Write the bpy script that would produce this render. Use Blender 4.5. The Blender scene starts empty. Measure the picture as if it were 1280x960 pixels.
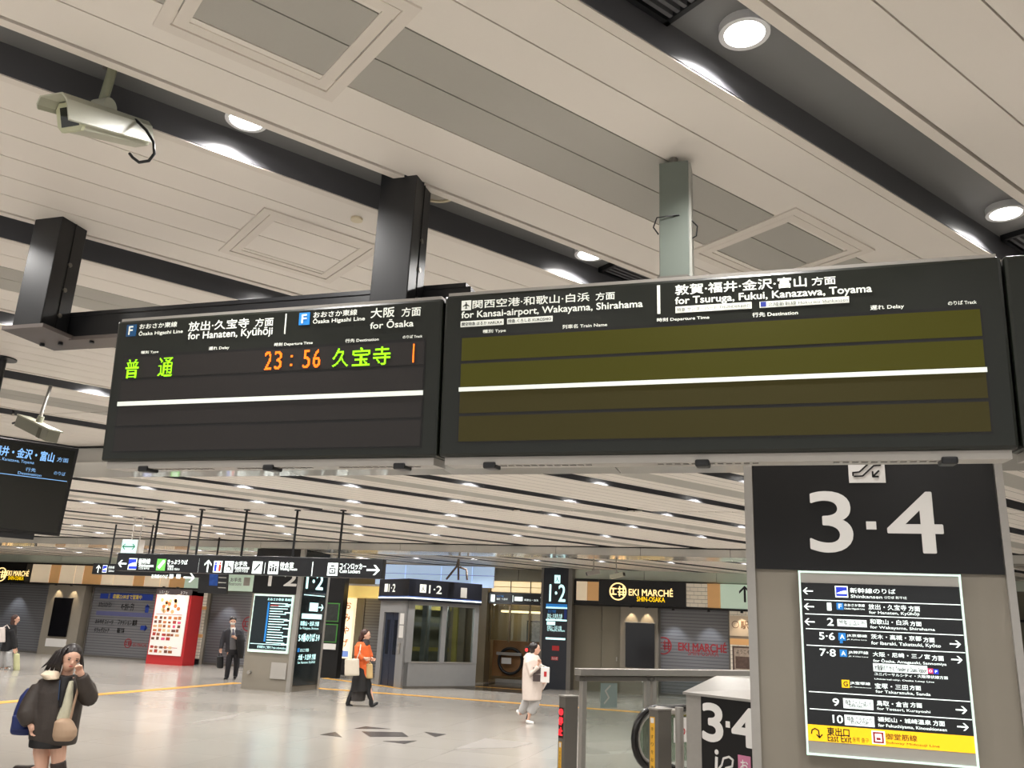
import bpy, math, random
from mathutils import Vector as V, Matrix
random.seed(7)
scene = bpy.context.scene
COL = scene.collection
# ---------------------------------------------------------------- camera, world, exposure
F = 1055.4
PITCH, ROLL, YAW, CAMH = math.radians(16.0036), math.radians(2.684), math.radians(17.3626), 1.87
def _axes():
    c, s = math.cos(YAW), math.sin(YAW)
    M = Matrix(((c, -s, 0), (s, c, 0), (0, 0, 1)))
    fw = V((0, math.cos(PITCH), math.sin(PITCH))); r = V((1, 0, 0)); u = r.cross(fw)
    r2 = math.cos(ROLL) * r + math.sin(ROLL) * u
    u2 = -math.sin(ROLL) * r + math.cos(ROLL) * u
    return M @ r2, M @ u2, M @ fw
CR, CU, CW = _axes()
EYE = V((0, 0, CAMH))
cam = bpy.data.cameras.new('camera'); cam.sensor_width = 36; cam.lens = F / 1280 * 36
cam.clip_start = .05; cam.clip_end = 300
camo = bpy.data.objects.new('camera', cam); COL.objects.link(camo)
camo.matrix_world = Matrix((( CR.x, CU.x, -CW.x, 0), (CR.y, CU.y, -CW.y, 0), (CR.z, CU.z, -CW.z, CAMH), (0, 0, 0, 1)))
scene.camera = camo
w = bpy.data.worlds.new('world'); scene.world = w; w.use_nodes = True
w.node_tree.nodes['Background'].inputs[0].default_value = (1.0, .98, .955, 1)
w.node_tree.nodes['Background'].inputs[1].default_value = .88
vs = scene.view_settings
vs.view_transform = 'Standard'; vs.look = 'None'; vs.gamma = 1.0; vs.use_curve_mapping = False
vs.exposure = 0.0
LAMP_W = 22.5          # watts of one ceiling downlight
# ---------------------------------------------------------------- helpers
def ray(x, y): return (x - 640) / F * CR - (y - 480) / F * CU + CW
def at(x, y, Y):                       # point of the measured plane Y = const
    d = ray(x, y); return EYE + d * (Y / d.y)
def atz(x, y, z):
    d = ray(x, y); return EYE + d * ((z - CAMH) / d.z)
def lin(c):
    c = c / 255.0
    return c / 12.92 if c <= .04045 else ((c + .055) / 1.055) ** 2.4
def rgb(t): return tuple(lin(x) for x in t) + (1,)
MATS = {}
def mat(name, col, rough=.5, metal=0, emit=0, var=.06, scale=6.0, bump=0, spec=.5, ecol=None):
    if name in MATS: return MATS[name]
    m = bpy.data.materials.new(name); m.use_nodes = True; nt = m.node_tree; b = nt.nodes['Principled BSDF']
    b.inputs['Roughness'].default_value = rough; b.inputs['Metallic'].default_value = metal
    b.inputs['Specular IOR Level'].default_value = spec
    tc = nt.nodes.new('ShaderNodeTexCoord')
    nz = nt.nodes.new('ShaderNodeTexNoise'); nz.inputs['Scale'].default_value = scale; nz.inputs['Detail'].default_value = 4
    nt.links.new(tc.outputs['Object'], nz.inputs['Vector'])
    mx = nt.nodes.new('ShaderNodeMix'); mx.data_type = 'RGBA'
    c = rgb(col)
    mx.inputs[6].default_value = tuple(x * (1 - var) for x in c[:3]) + (1,)
    mx.inputs[7].default_value = tuple(min(1, x * (1 + var)) for x in c[:3]) + (1,)
    nt.links.new(nz.outputs['Fac'], mx.inputs[0]); nt.links.new(mx.outputs[2], b.inputs['Base Color'])
    if emit:
        b.inputs['Emission Color'].default_value = rgb(ecol or col); b.inputs['Emission Strength'].default_value = emit
    if bump:
        bp = nt.nodes.new('ShaderNodeBump'); bp.inputs['Strength'].default_value = bump; bp.inputs['Distance'].default_value = .01
        nt.links.new(nz.outputs['Fac'], bp.inputs['Height']); nt.links.new(bp.outputs[0], b.inputs['Normal'])
    MATS[name] = m; return m
def lined(name, c1, c2, axis, period, width, rough=.5, bump=.3, metal=0, offset=0.0):
    """surface with thin lines every `period` along `axis` (world vector): slats or joints too fine to build"""
    m = bpy.data.materials.new(name); m.use_nodes = True; nt = m.node_tree; b = nt.nodes['Principled BSDF']
    b.inputs['Roughness'].default_value = rough; b.inputs['Metallic'].default_value = metal
    g = nt.nodes.new('ShaderNodeNewGeometry')
    d = nt.nodes.new('ShaderNodeVectorMath'); d.operation = 'DOT_PRODUCT'; d.inputs[1].default_value = axis
    nt.links.new(g.outputs['Position'], d.inputs[0])
    a = nt.nodes.new('ShaderNodeMath'); a.operation = 'SUBTRACT'; a.inputs[1].default_value = offset - 1000 * period
    nt.links.new(d.outputs['Value'], a.inputs[0])
    k = nt.nodes.new('ShaderNodeMath'); k.operation = 'MODULO'; k.inputs[1].default_value = period
    nt.links.new(a.outputs[0], k.inputs[0])
    l = nt.nodes.new('ShaderNodeMath'); l.operation = 'LESS_THAN'; l.inputs[1].default_value = width
    nt.links.new(k.outputs[0], l.inputs[0])
    mx = nt.nodes.new('ShaderNodeMix'); mx.data_type = 'RGBA'
    mx.inputs[6].default_value = rgb(c1); mx.inputs[7].default_value = rgb(c2)
    nt.links.new(l.outputs[0], mx.inputs[0]); nt.links.new(mx.outputs[2], b.inputs['Base Color'])
    if bump:
        bp = nt.nodes.new('ShaderNodeBump'); bp.inputs['Strength'].default_value = bump; bp.inputs['Distance'].default_value = period * .3
        nt.links.new(k.outputs[0], bp.inputs['Height']); nt.links.new(bp.outputs[0], b.inputs['Normal'])
    MATS[name] = m; return m
def glassmat(name, tint=(235, 240, 238), gloss=.08):
    m = bpy.data.materials.new(name); m.use_nodes = True; nt = m.node_tree
    nt.nodes.remove(nt.nodes['Principled BSDF'])
    t = nt.nodes.new('ShaderNodeBsdfTransparent'); t.inputs[0].default_value = rgb(tint)
    g = nt.nodes.new('ShaderNodeBsdfGlossy'); g.inputs['Roughness'].default_value = .03
    mx = nt.nodes.new('ShaderNodeMixShader'); mx.inputs[0].default_value = gloss
    nt.links.new(t.outputs[0], mx.inputs[1]); nt.links.new(g.outputs[0], mx.inputs[2])
    nt.links.new(mx.outputs[0], nt.nodes['Material Output'].inputs[0])
    MATS[name] = m; return m

class Fr:
    """a flat face: origin, right, up; normal points to the viewer"""
    def __init__(s, o, r, u):
        s.o, s.r, s.u = V(o), V(r).normalized(), V(u).normalized(); s.n = s.r.cross(s.u).normalized()
    def p(s, a, b, d=0): return s.o + a * s.r + b * s.u + d * s.n
    def px(s, x, y):
        d = ray(x, y); t = (s.o - EYE).dot(s.n) / d.dot(s.n); q = EYE + d * t - s.o
        return q.dot(s.r), q.dot(s.u)
class MB:
    def __init__(s): s.v, s.f = [], []
    def add(s, vs, fs):
        k = len(s.v); s.v += [tuple(x) for x in vs]; s.f += [tuple(i + k for i in f) for f in fs]; return s
    def ob(s, o, ax, ay, az):            # box from a corner and three edge vectors
        o, ax, ay, az = V(o), V(ax), V(ay), V(az)
        P = [o, o + ax, o + ax + ay, o + ay]; P += [q + az for q in P]
        fs = [(0, 3, 2, 1), (4, 5, 6, 7), (0, 1, 5, 4), (1, 2, 6, 5), (2, 3, 7, 6), (3, 0, 4, 7)]
        if ax.cross(ay).dot(az) < 0: fs = [f[::-1] for f in fs]
        return s.add(P, fs)
    def box(s, x0, y0, z0, x1, y1, z1): return s.ob((x0, y0, z0), (x1 - x0, 0, 0), (0, y1 - y0, 0), (0, 0, z1 - z0))
    def pan(s, fr, a0, b0, a1, b1, d0, d1): return s.ob(fr.p(a0, b0, d0), fr.r * (a1 - a0), fr.u * (b1 - b0), fr.n * (d1 - d0))
    def poly(s, fr, pts, d0, d1):        # extruded outline on a face (convex or simple ngon)
        n = len(pts); A = [fr.p(a, b, d0) for a, b in pts]; B = [fr.p(a, b, d1) for a, b in pts]
        ar = sum(pts[i][0] * pts[(i + 1) % n][1] - pts[(i + 1) % n][0] * pts[i][1] for i in range(n))
        fs = [tuple(range(n, 2 * n)), tuple(range(n))[::-1]] + [(i, (i + 1) % n, n + (i + 1) % n, n + i) for i in range(n)]
        if ar < 0: fs = [f[::-1] for f in fs]
        return s.add(A + B, fs)
    def cyl(s, p0, p1, r0, r1=None, n=16, caps=True):
        return s.tube([p0, p1], [r0, r0 if r1 is None else r1], n, caps)
    def tube(s, path, r, n=8, caps=True, closed=False):
        path = [V(p) for p in path]; m = len(path)
        rr = r if isinstance(r, (list, tuple)) else [r] * m
        up = None; rings = []
        for i, p in enumerate(path):
            if closed: t = path[(i + 1) % m] - path[i - 1]
            else: t = path[min(i + 1, m - 1)] - path[max(i - 1, 0)]
            t.normalize()
            if up is None:
                up = V((0, 0, 1)) if abs(t.z) < .9 else V((1, 0, 0))
            a = up - t * up.dot(t); a.normalize(); b = t.cross(a); up = a
            rings.append([p + rr[i] * (math.cos(2 * math.pi * k / n) * a + math.sin(2 * math.pi * k / n) * b) for k in range(n)])
        return s.rings(rings, caps, closed)
    def rings(s, rings, caps=True, closed=False):
        n = len(rings[0]); m = len(rings); vs = [q for rg in rings for q in rg]; fs = []
        for i in range(m if closed else m - 1):
            j = (i + 1) % m
            for k in range(n): fs.append((i * n + k, i * n + (k + 1) % n, j * n + (k + 1) % n, j * n + k))
        if caps and not closed: fs += [tuple(range(n))[::-1], tuple(range((m - 1) * n, m * n))]
        return s.add(vs, fs)
    def disc(s, fr, a, b, r, d0, d1, n=24, rb=None):
        return s.poly(fr, [(a + r * math.cos(2 * math.pi * k / n), b + (rb or r) * math.sin(2 * math.pi * k / n)) for k in range(n)], d0, d1)
    def ring(s, fr, a, b, r0, r1, d0, d1, n=28):
        vs, fs = [], []
        for k in range(n):
            c, q = math.cos(2 * math.pi * k / n), math.sin(2 * math.pi * k / n)
            vs += [fr.p(a + r0 * c, b + r0 * q, d0), fr.p(a + r1 * c, b + r1 * q, d0), fr.p(a + r1 * c, b + r1 * q, d1), fr.p(a + r0 * c, b + r0 * q, d1)]
        for k in range(n):
            i, j = 4 * k, 4 * ((k + 1) % n)
            for e in range(4): fs.append((i + e, i + (e + 1) % 4, j + (e + 1) % 4, j + e))
        return s.add(vs, fs)
    def sphere(s, c, rx, ry=None, rz=None, n=16, m=10, rot=None):
        c = V(c); ry = ry or rx; rz = rz or rx; rg = []
        for i in range(m + 1):
            th = math.pi * (i + .001) / (m + .002)
            ring = []
            for k in range(n):
                q = V((rx * math.sin(th) * math.cos(2 * math.pi * k / n), ry * math.sin(th) * math.sin(2 * math.pi * k / n), -rz * math.cos(th)))
                ring.append(c + (rot @ q if rot else q))
            rg.append(ring)
        return s.rings(rg)
    def build(s, name, m, parent=None, smooth=False, bevel=0, kind=None, label=None, cat=None, group=None):
        me = bpy.data.meshes.new(name); 
        top = parent is None
        off = V((0, 0, 0))
        if top and not kind == 'structure':
            xs, ys, zs = zip(*s.v); off = V(((min(xs) + max(xs)) / 2, (min(ys) + max(ys)) / 2, min(zs)))
        me.from_pydata([(a - off.x, b - off.y, c - off.z) for a, b, c in s.v], [], s.f); me.update()
        return link(name, me, m, parent, smooth, bevel, kind, label, cat, group, off)
def link(name, me, m, parent=None, smooth=False, bevel=0, kind=None, label=None, cat=None, group=None, off=None):
    o = bpy.data.objects.new(name, me); COL.objects.link(o)
    if m: me.materials.append(m)
    if smooth:
        for p in me.polygons: p.use_smooth = True
    if parent is not None:
        o.parent = parent; o.matrix_parent_inverse = wm(parent).inverted()
    elif off is not None: o.location = off
    if bevel:
        md = o.modifiers.new('bevel', 'BEVEL'); md.width = bevel; md.segments = 2; md.limit_method = 'ANGLE'
    tag(o, label, cat, group, kind); return o
def wm(o):
    m = o.matrix_basis.copy()
    if o.parent is not None: m = wm(o.parent) @ o.matrix_parent_inverse @ m
    return m
def tag(o, label=None, cat=None, group=None, kind=None):
    if label: o['label'] = label
    if cat: o['category'] = cat
    if group: o['group'] = group
    if kind: o['kind'] = kind
    return o
def thing(name, label, cat, loc, group=None):
    o = bpy.data.objects.new(name, None); COL.objects.link(o); o.location = loc; o.empty_display_size = .1
    return tag(o, label, cat, group)
def dup(root, loc, rotz=None, label=None):
    r = root.copy(); COL.objects.link(r); r.location = loc
    if rotz is not None: r.rotation_euler = (0, 0, rotz)
    if label: r['label'] = label
    for ch in list(root.children):
        c = ch.copy(); COL.objects.link(c); c.parent = r; c.matrix_parent_inverse = ch.matrix_parent_inverse.copy()
        for g in list(ch.children):
            d = g.copy(); COL.objects.link(d); d.parent = c; d.matrix_parent_inverse = g.matrix_parent_inverse.copy()
    return r
TXT = {}
def glyphs(s):
    if s not in TXT:
        c = bpy.data.curves.new('tmp', 'FONT'); c.body = s; c.resolution_u = 6 if len(s) < 3 else 3
        o = bpy.data.objects.new('tmp', c)
        me = bpy.data.meshes.new_from_object(o)
        v = [(q.co.x, q.co.y) for q in me.vertices]; f = [tuple(p.vertices) for p in me.polygons]
        bpy.data.objects.remove(o); bpy.data.curves.remove(c); bpy.data.meshes.remove(me)
        xs = [q[0] for q in v]; ys = [q[1] for q in v]
        TXT[s] = (v, f, min(xs), max(xs), min(ys), max(ys))
    return TXT[s]
def txt(fr, s, a0, b0, a1, b1, m, parent, bold=0, d=.004, name='lettering', label=None):
    """lettering fitted to a rectangle on a face"""
    v, f, x0, x1, y0, y1 = glyphs(s)
    kx, ky = (a1 - a0) / (x1 - x0), (b1 - b0) / (y1 - y0)
    mb = MB(); e = bold * (b1 - b0)
    sh = [(0, 0)] if not bold else [(-e, 0), (e, 0), (0, e), (0, -e)]
    if name == 'numeral': sh = [(e * math.cos(t * .5236), e * math.sin(t * .5236)) for t in range(12)]
    for i, (ex, ey) in enumerate(sh):
        mb.add([fr.p(a0 + (x - x0) * kx + ex, b0 + (y - y0) * ky + ey, d + i * .00012) for x, y in v], f)
    return mb.build(name, m, parent, label=label)
def txp(fr, s, ll, ur, m, parent, bold=0, d=.004, name='lettering', label=None):
    a0, b0 = fr.px(*ll); a1, b1 = fr.px(*ur)
    return txt(fr, s, a0, b0, a1, b1, m, parent, bold, d, name, label)
def rectp(fr, ll, ur, d0, d1, name, m, parent, **k):
    a0, b0 = fr.px(*ll); a1, b1 = fr.px(*ur)
    return MB().pan(fr, a0, b0, a1, b1, d0, d1).build(name, m, parent, **k)
def arrow(fr, a, b, size, ang, m, parent, d=.004, th=.13):
    """thick-stroked arrow: shaft and two barbs"""
    c, s = math.cos(ang), math.sin(ang); T = lambda x, y: (a + size * (x * c - y * s), b + size * (x * s + y * c))
    pts = [(-.5, -th / 2), (.28, -th / 2), (.0, -.34), (.16, -.34), (.5, 0), (.16, .34), (.0, .34), (.28, th / 2), (-.5, th / 2)]
    return MB().poly(fr, [T(x, y) for x, y in pts], d - .002, d).build('arrow', m, parent)
ang = math.radians(53.853); SD = V((math.cos(ang), math.sin(ang), 0)); QD = V((-SD.y, SD.x, 0))   # run of the ceiling planks, and across
def sq(s, q, z): return SD * s + QD * q + V((0, 0, z))
X, Y, Z = V((1, 0, 0)), V((0, 1, 0)), V((0, 0, 1))
def front(x0, y, z0): return Fr((x0, y, z0), X, Z)      # a face looking at the camera side (-Y)
ZC, ZB, ZT = 3.80, 3.61, 3.93      # ceiling planks, beam soffit, slot bottom

# ---------------------------------------------------------------- materials
M_plank = mat('cream_metal_plank', (238, 231, 222), .42, var=.015, scale=2)
M_greyp = mat('grey_perforated_plank', (180, 177, 169), .6, var=.02, scale=60)
M_slot = mat('dark_slot_metal', (94, 94, 97), .38, var=.03)
M_void = mat('slot_top_metal', (122, 122, 122), .34, var=.03)
M_trimw = mat('cream_trim', (230, 222, 212), .45, var=.02)
M_black = mat('black_powder_coat', (27, 28, 31), .38, var=.08)
M_blk2 = mat('black_board', (13, 12, 13), .36, var=.05)
M_signb = mat('green_black_sign_case', (20, 24, 17), .33, var=.05)
M_white = mat('white_print', (230, 232, 222), .5, emit=.38, var=.01)
M_whitep = mat('white_sticker', (225, 222, 218), .5, var=.01)
M_lit = mat('backlit_white', (240, 250, 246), .4, emit=1.0, var=.01)
M_steel = mat('brushed_steel', (172, 168, 162), .34, metal=.45, var=.06, scale=20)
M_dsteel = mat('dark_steel', (116, 112, 106), .35, metal=.4, var=.06)
M_stone = mat('taupe_stone', (141, 134, 122), .55, var=.05, scale=3)
M_beam = mat('polished_beam_panel', (196, 194, 188), .1, var=.02)
M_yel = mat('yellow_backlit', (250, 196, 24), .4, emit=.75, var=.01)
M_glass = glassmat('clear_glass')
M_skin = mat('skin', (222, 176, 152), .5, var=.03)
# ---------------------------------------------------------------- floor
def floor_mat():
    m = bpy.data.materials.new('polished_terrazzo'); m.use_nodes = True; nt = m.node_tree; b = nt.nodes['Principled BSDF']
    g = nt.nodes.new('ShaderNodeNewGeometry')
    br = nt.nodes.new('ShaderNodeTexBrick'); br.offset = 0; br.squash = 1
    br.inputs['Scale'].default_value = 1; br.inputs['Mortar Size'].default_value = .004; br.inputs['Brick Width'].default_value = 1.2; br.inputs['Row Height'].default_value = 1.2
    br.inputs['Color1'].default_value = rgb((160, 155, 148)); br.inputs['Color2'].default_value = rgb((155, 150, 143)); br.inputs['Mortar'].default_value = rgb((138, 133, 127))
    nt.links.new(g.outputs['Position'], br.inputs['Vector'])
    nz = nt.nodes.new('ShaderNodeTexNoise'); nz.inputs['Scale'].default_value = .35; nz.inputs['Detail'].default_value = 3
    nt.links.new(g.outputs['Position'], nz.inputs['Vector'])
    mx = nt.nodes.new('ShaderNodeMix'); mx.data_type = 'RGBA'; mx.blend_type = 'MULTIPLY'; mx.inputs[0].default_value = .25
    nt.links.new(br.outputs['Color'], mx.inputs[6]); nt.links.new(nz.outputs['Color'], mx.inputs[7])
    nt.links.new(br.outputs['Color'], b.inputs['Base Color'])
    rm = nt.nodes.new('ShaderNodeMapRange'); rm.inputs[3].default_value = .13; rm.inputs[4].default_value = .26
    nt.links.new(nz.outputs['Fac'], rm.inputs[0]); nt.links.new(rm.outputs[0], b.inputs['Roughness'])
    b.inputs['Specular IOR Level'].default_value = .5
    return m
floor = MB().box(-46, -9, -.3, 18, 34, 0).build('floor', floor_mat(), kind='structure')
M_guide = mat('yellow_guide_strip', (198, 146, 52), .6)
for r in ((-14.62, 8, -14.32, 21.9), (-14.32, 21.85, -11.2, 22.15), (-11.2, 21.85, -0.5, 22.15)):
    MB().box(r[0], r[1], 0, r[2], r[3], .006).build('guide_strip', M_guide, floor)
MB().ob(atz(500, 861, 0), V((-3.6, 1.9, 0)), V((.1, .2, 0)), V((0, 0, .006))).build('guide_strip', M_guide, floor)
MB().box(-9.1, 26.6, .0, -6.9, 26.72, .008).build('guide_strip', M_guide, floor)
M_inlay = mat('dark_granite_inlay', (66, 61, 60), .25)
inl = Fr((-6.46, 14.27, 0), (math.cos(math.radians(40)), math.sin(math.radians(40)), 0), (-math.sin(math.radians(40)), math.cos(math.radians(40)), 0))
def inlp(pts): 
    o = [tuple(atz(x, y, 0)) for x, y in pts]
    MB().poly(Fr((0, 0, 0), X, Y), [(p[0], p[1]) for p in o], 0, .004).build('floor_inlay', M_inlay, floor)
for pts in (((452, 914.5), (503, 915.5), (510.5, 921), (462, 921)), ((400, 918.5), (419, 915), (427.5, 921.5)), ((443, 911), (457, 908), (488, 911.5)), ((530, 915), (557.5, 918), (544, 921.5)), ((479, 926.5), (521, 926), (506, 930))):
    inlp(pts)
M_patch = mat('grey_floor_patch', (150, 145, 140), .3)  # faint grey floor pieces, a little darker than the tiles
for pts in (((568, 936), (607, 923), (666, 929), (640, 935)), ((230, 905), (300, 892), (290, 898))):
    MB().poly(Fr((0, 0, 0), X, Y), [tuple(atz(x, y, 0))[:2] for x, y in pts], 0, .003).build('floor_patch', M_patch, floor)
MB().box(-9.25, 25.25, 0, -6.95, 30.9, .007).build('dark_floor_panel', mat('dark_polished_floor', (70, 66, 60), .12), floor)
# ---------------------------------------------------------------- ceiling
ceil = MB().box(-46, -9, ZT, 18, 34, 4.2).build('ceiling', M_void, kind='structure')
def clip(poly, f):                     # keep f(p) >= 0
    out = []
    for i, p in enumerate(poly):
        q = poly[(i + 1) % len(poly)]; a, b = f(p), f(q)
        if a >= 0: out.append(p)
        if (a >= 0) != (b >= 0): out.append(p + (q - p) * (a / (a - b)))
    return out
def strip(q0, q1, y0, y1, x0, x1, z0, z1, name, m, s0=-60, s1=60):
    P = [sq(s0, q0, 0), sq(s1, q0, 0), sq(s1, q1, 0), sq(s0, q1, 0)]
    for f in (lambda p: p.y - y0, lambda p: y1 - p.y, lambda p: p.x - x0, lambda p: x1 - p.x):
        P = clip(P, f)
        if len(P) < 3: return None
    return MB().poly(Fr((0, 0, 0), X, Y), [(p.x, p.y) for p in P], z0, z1).build(name, m, ceil)
SW = .325; PER = 1.71; Q0 = 1.555
def planks(y0, y1, x0, x1, k0, k1):
    for k in range(k0, k1):
        a = Q0 + PER * k + SW / 2; b = Q0 + PER * (k + 1) - SW / 2
        g = .007; pw = (b - a - .1) / 6
        strip(a, a + .05 - g, y0, y1, x0, x1, ZC - .004, ZC + .02, 'slot_trim', M_trimw)
        strip(b - .05 + g, b, y0, y1, x0, x1, ZC - .004, ZC + .02, 'slot_trim', M_trimw)
        for i in range(6):
            grey = k % 2 == 0 and i in (2, 3)
            strip(a + .05 + i * pw, a + .05 + (i + 1) * pw - g, y0, y1, x0, x1, ZC, ZC + .018, 'ceiling_plank', M_greyp if grey else M_plank)
        strip(a + .01, b - .01, y0, y1, x0, x1, ZC + .03, ZC + .045, 'plank_backing', M_slot)
        for e in (a, b): strip(e - .004, e + .004, y0, y1, x0, x1, ZC + .001, ZT, 'slot_side', M_slot)
planks(-6, 6.84, -13, 6.5, -5, 9)
planks(6.86, 8.42, -16, 7, -2, 10)
M_far = lined('cream_planks_far', (240, 233, 224), (140, 133, 126), tuple(QD), .214, .012, .45, 0)
def bays(y0, y1, x0, x1, q0, per, k0, k1, par):
    for k in range(k0, k1):
        a = q0 + per * k + SW / 2; b = q0 + per * (k + 1) - SW / 2
        if (k + par) % 2 == 0:
            c0, c1 = a + (b - a) * .38, a + (b - a) * .68
            strip(a, c0, y0, y1, x0, x1, ZC, ZC + .02, 'ceiling_panel', M_far)
            strip(c0, c1, y0, y1, x0, x1, ZC + .002, ZC + .02, 'grey_panel', M_greyp)
            strip(c1, b, y0, y1, x0, x1, ZC, ZC + .02, 'ceiling_panel', M_far)
        else:
            strip(a, b, y0, y1, x0, x1, ZC, ZC + .02, 'ceiling_panel', M_far)
        for e in (a, b): strip(e - .004, e + .004, y0, y1, x0, x1, ZC + .001, ZT, 'slot_side', M_slot)
bays(9.46, 14.05, -24, 9, 8.36, 1.6, -6, 12, 1)
bays(14.09, 20.2, -34, 10, 13.22, 1.715, -8, 18, 0)
bays(21.3, 31, -46, 14, 13.22, 1.715, -8, 26, 0)
# dropped beams across the hall
M_gap = mat('shadow_gap', (24, 23, 23), .6)
for n, (y0, y1, x0, x1) in enumerate(((8.42, 9.46, -18, 10), (20.2, 21.3, -46, 16))):
    b = MB().box(x0, y0 + .03, ZB + .015, x1, y1 - .03, ZT - .01).build('trim_%d' % (n + 1), M_slot, kind='structure')
    stp = 2.05; x = x0
    while x < x1:
        e = min(x + stp - .012, x1)
        MB().box(x, y0, ZB, e, y0 + .03, ZC - .025).build('beam_face_panel', M_beam, b)
        MB().box(x, y0, ZB - .012, e, y1, ZB + .004).build('beam_soffit_panel', M_beam, b)
        x += stp
    MB().box(x0, y0 - .02, ZC - .022, x1, y0 + .02, ZC - .004).build('shadow_gap', M_gap, b)
# square access hatches
for (s, q, lab) in ((.762, 2.41, 'square white ceiling hatch frame around grey planks above the camera'), (3.46, 2.41, 'square white ceiling hatch frame just above the wide blank departure board'), (1.567, 4.12, 'square white ceiling hatch frame between the two black posts')):
    h = thing('ceiling_hatch', lab, 'hatch', sq(s, q, ZC - .012))
    f = Fr(sq(s, q, ZC), SD, -QD)
    for nm, r0, r1, d in (('outer_frame', .29, .335, .008), ('inner_frame', .24, .284, .005)):
        mb = MB()
        for (a0, b0, a1, b1) in ((-r1, -r1, r1, -r0), (-r1, r0, r1, r1), (-r1, -r0, -r0, r0), (r0, -r0, r1, r0)):
            mb.pan(f, a0, b0, a1, b1, -.004, d)
        mb.build(nm, M_trimw, h)
# downlights in the slots
M_lamp = mat('lamp_glow', (255, 252, 246), .4, emit=14, var=0)
M_ring = mat('lamp_ring', (225, 225, 225), .3, var=.02)
DL = None
def lamp_data(wt):
    l = bpy.data.lights.new('downlight', 'AREA'); l.shape = 'DISK'; l.size = .13; l.energy = wt; l.color = (1, .975, .945); l.spread = math.radians(140); return l
LDATA = lamp_data(LAMP_W)
LDATA2 = lamp_data(LAMP_W * 1.3)
def downlight(p, label, group, data=None):
    global DL
    z = ZT
    if DL is None:
        DL = thing('downlight', label, 'light', (p.x, p.y, z - .03), group)
        f = Fr((p.x, p.y, z - .028), X, -Y)
        MB().ring(f, 0, 0, .07, .088, -.028, .006).build('ring', M_ring, DL, smooth=False)
        MB().disc(f, 0, 0, .07, -.02, -.004).build('diffuser', M_lamp, DL)
        lo = bpy.data.objects.new('lamp', LDATA); COL.objects.link(lo); lo.parent = DL; lo.location = (0, 0, -.014)
        return DL
    d = dup(DL, (p.x, p.y, z - .03)); d['label'] = label; d['group'] = group
    if data:
        for c in d.children:
            if c.type == 'LIGHT': c.data = data
    return d
NEARL = ((-2.07, 2.68, 'glaring round downlight in the ceiling slot beside the beige security camera'), (-.02, 2.6, 'largest glaring round downlight in the slot beside the black louvred vent'),
         (1.155, 4.2, 'round downlight in the ceiling slot above the far end of the wide board'), (-.92, 4.28, 'round downlight just left of the grey-green post over the wide board'), (-3.0, 4.4, 'half hidden downlight above the black truss and the lit departure board'))
L1 = 'round bright downlight in a dark slot of the near ceiling'
for k in range(-4, 6):
    for j in range(-5, 6):
        p = sq(2.09 + .83 * k + 1.985 * j, Q0 + PER * k, 0)
        if -9 < p.x < 5 and -4.5 < p.y < 8.2:
            d = downlight(p, L1, 'downlights of the near ceiling')
            for nx, ny, lab in NEARL:
                if (p.x - nx) ** 2 + (p.y - ny) ** 2 < .25: d['label'] = lab; del d['group']
L2 = 'small round downlight in a dark slot of the ceiling between the two beams'
for k in range(-5, 9):
    for j in range(-8, 9):
        p = sq(6.826 - 1.09 * k + 1.93 * j, 9.96 + 1.6 * k, 0)
        if -17 < p.x < 5 and 9.9 < p.y < 13.9: downlight(p, L2, 'downlights between the beams', LDATA2)
for k in range(-7, 16):
    for j in range(-8, 10):
        p = sq(8.631 - 1.078 * k + 1.98 * j, 13.22 + 1.715 * k, 0)
        if -26 < p.x < 6 and 14.4 < p.y < 19.55: downlight(p, L2, 'downlights between the beams', LDATA2)
L3 = 'small downlight in the ceiling before the shuttered shops'
for k in range(-6, 24):
    for j in range(-12, 12):
        p = sq(8.631 - 1.078 * k + 1.98 * j, 13.22 + 1.715 * k, 0)
        if -32 < p.x < 4 and 21.8 < p.y < 26.2: downlight(p, L3, 'downlights before the shops', LDATA2)
# slot vents, speaker, detector
def vent(s0, s1, q, lab):
    v = thing('ceiling_vent', lab, 'vent', sq((s0 + s1) / 2, q, ZT - .03))
    f = Fr(sq(s0, q - .15, ZT), SD, QD); f.n = -f.n
    L = s1 - s0
    mb = MB()
    for (a0, b0, a1, b1) in ((0, 0, L, .02), (0, .28, L, .3), (0, 0, .02, .3), (L - .02, 0, L, .3)): mb.pan(f, a0, b0, a1, b1, 0, .03)
    mb.build('frame', M_black, v)
    for i in range(8): MB().pan(f, .02, .03 + i * .032, L - .02, .045 + i * .032, 0, .026).build('slat', M_slot, v)
vent(1.2, 1.86, Q0, 'black louvred vent in the ceiling slot beside the brightest downlight')
vent(4.36, 5.0, Q0, 'black louvred vent in the slot above the far end of the boards')
vent(3.12, 3.75, Q0 + PER, 'black louvred vent in the slot behind the grey post')
sp = thing('ceiling_speaker', 'round pale ceiling speaker beside the black post', 'speaker', sq(1.90, 3.27, ZT - .02))
f = Fr(sq(1.90, 3.27, ZT), X, -Y)
MB().disc(f, 0, 0, .085, -.001, .012).build('grille', mat('speaker_grille', (170, 164, 154), .7), sp)
MB().ring(f, 0, 0, .085, .1, -.001, .02).build('rim', mat('cream_plastic', (226, 214, 186), .5), sp)
f = Fr(atz(446, 273, ZC), X, -Y)
MB().disc(f, 0, 0, .03, -.001, .012, 16).build('smoke_detector', MATS['cream_plastic'], label='tiny cream detector disc on the ceiling left of the black post', cat='detector')
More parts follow.
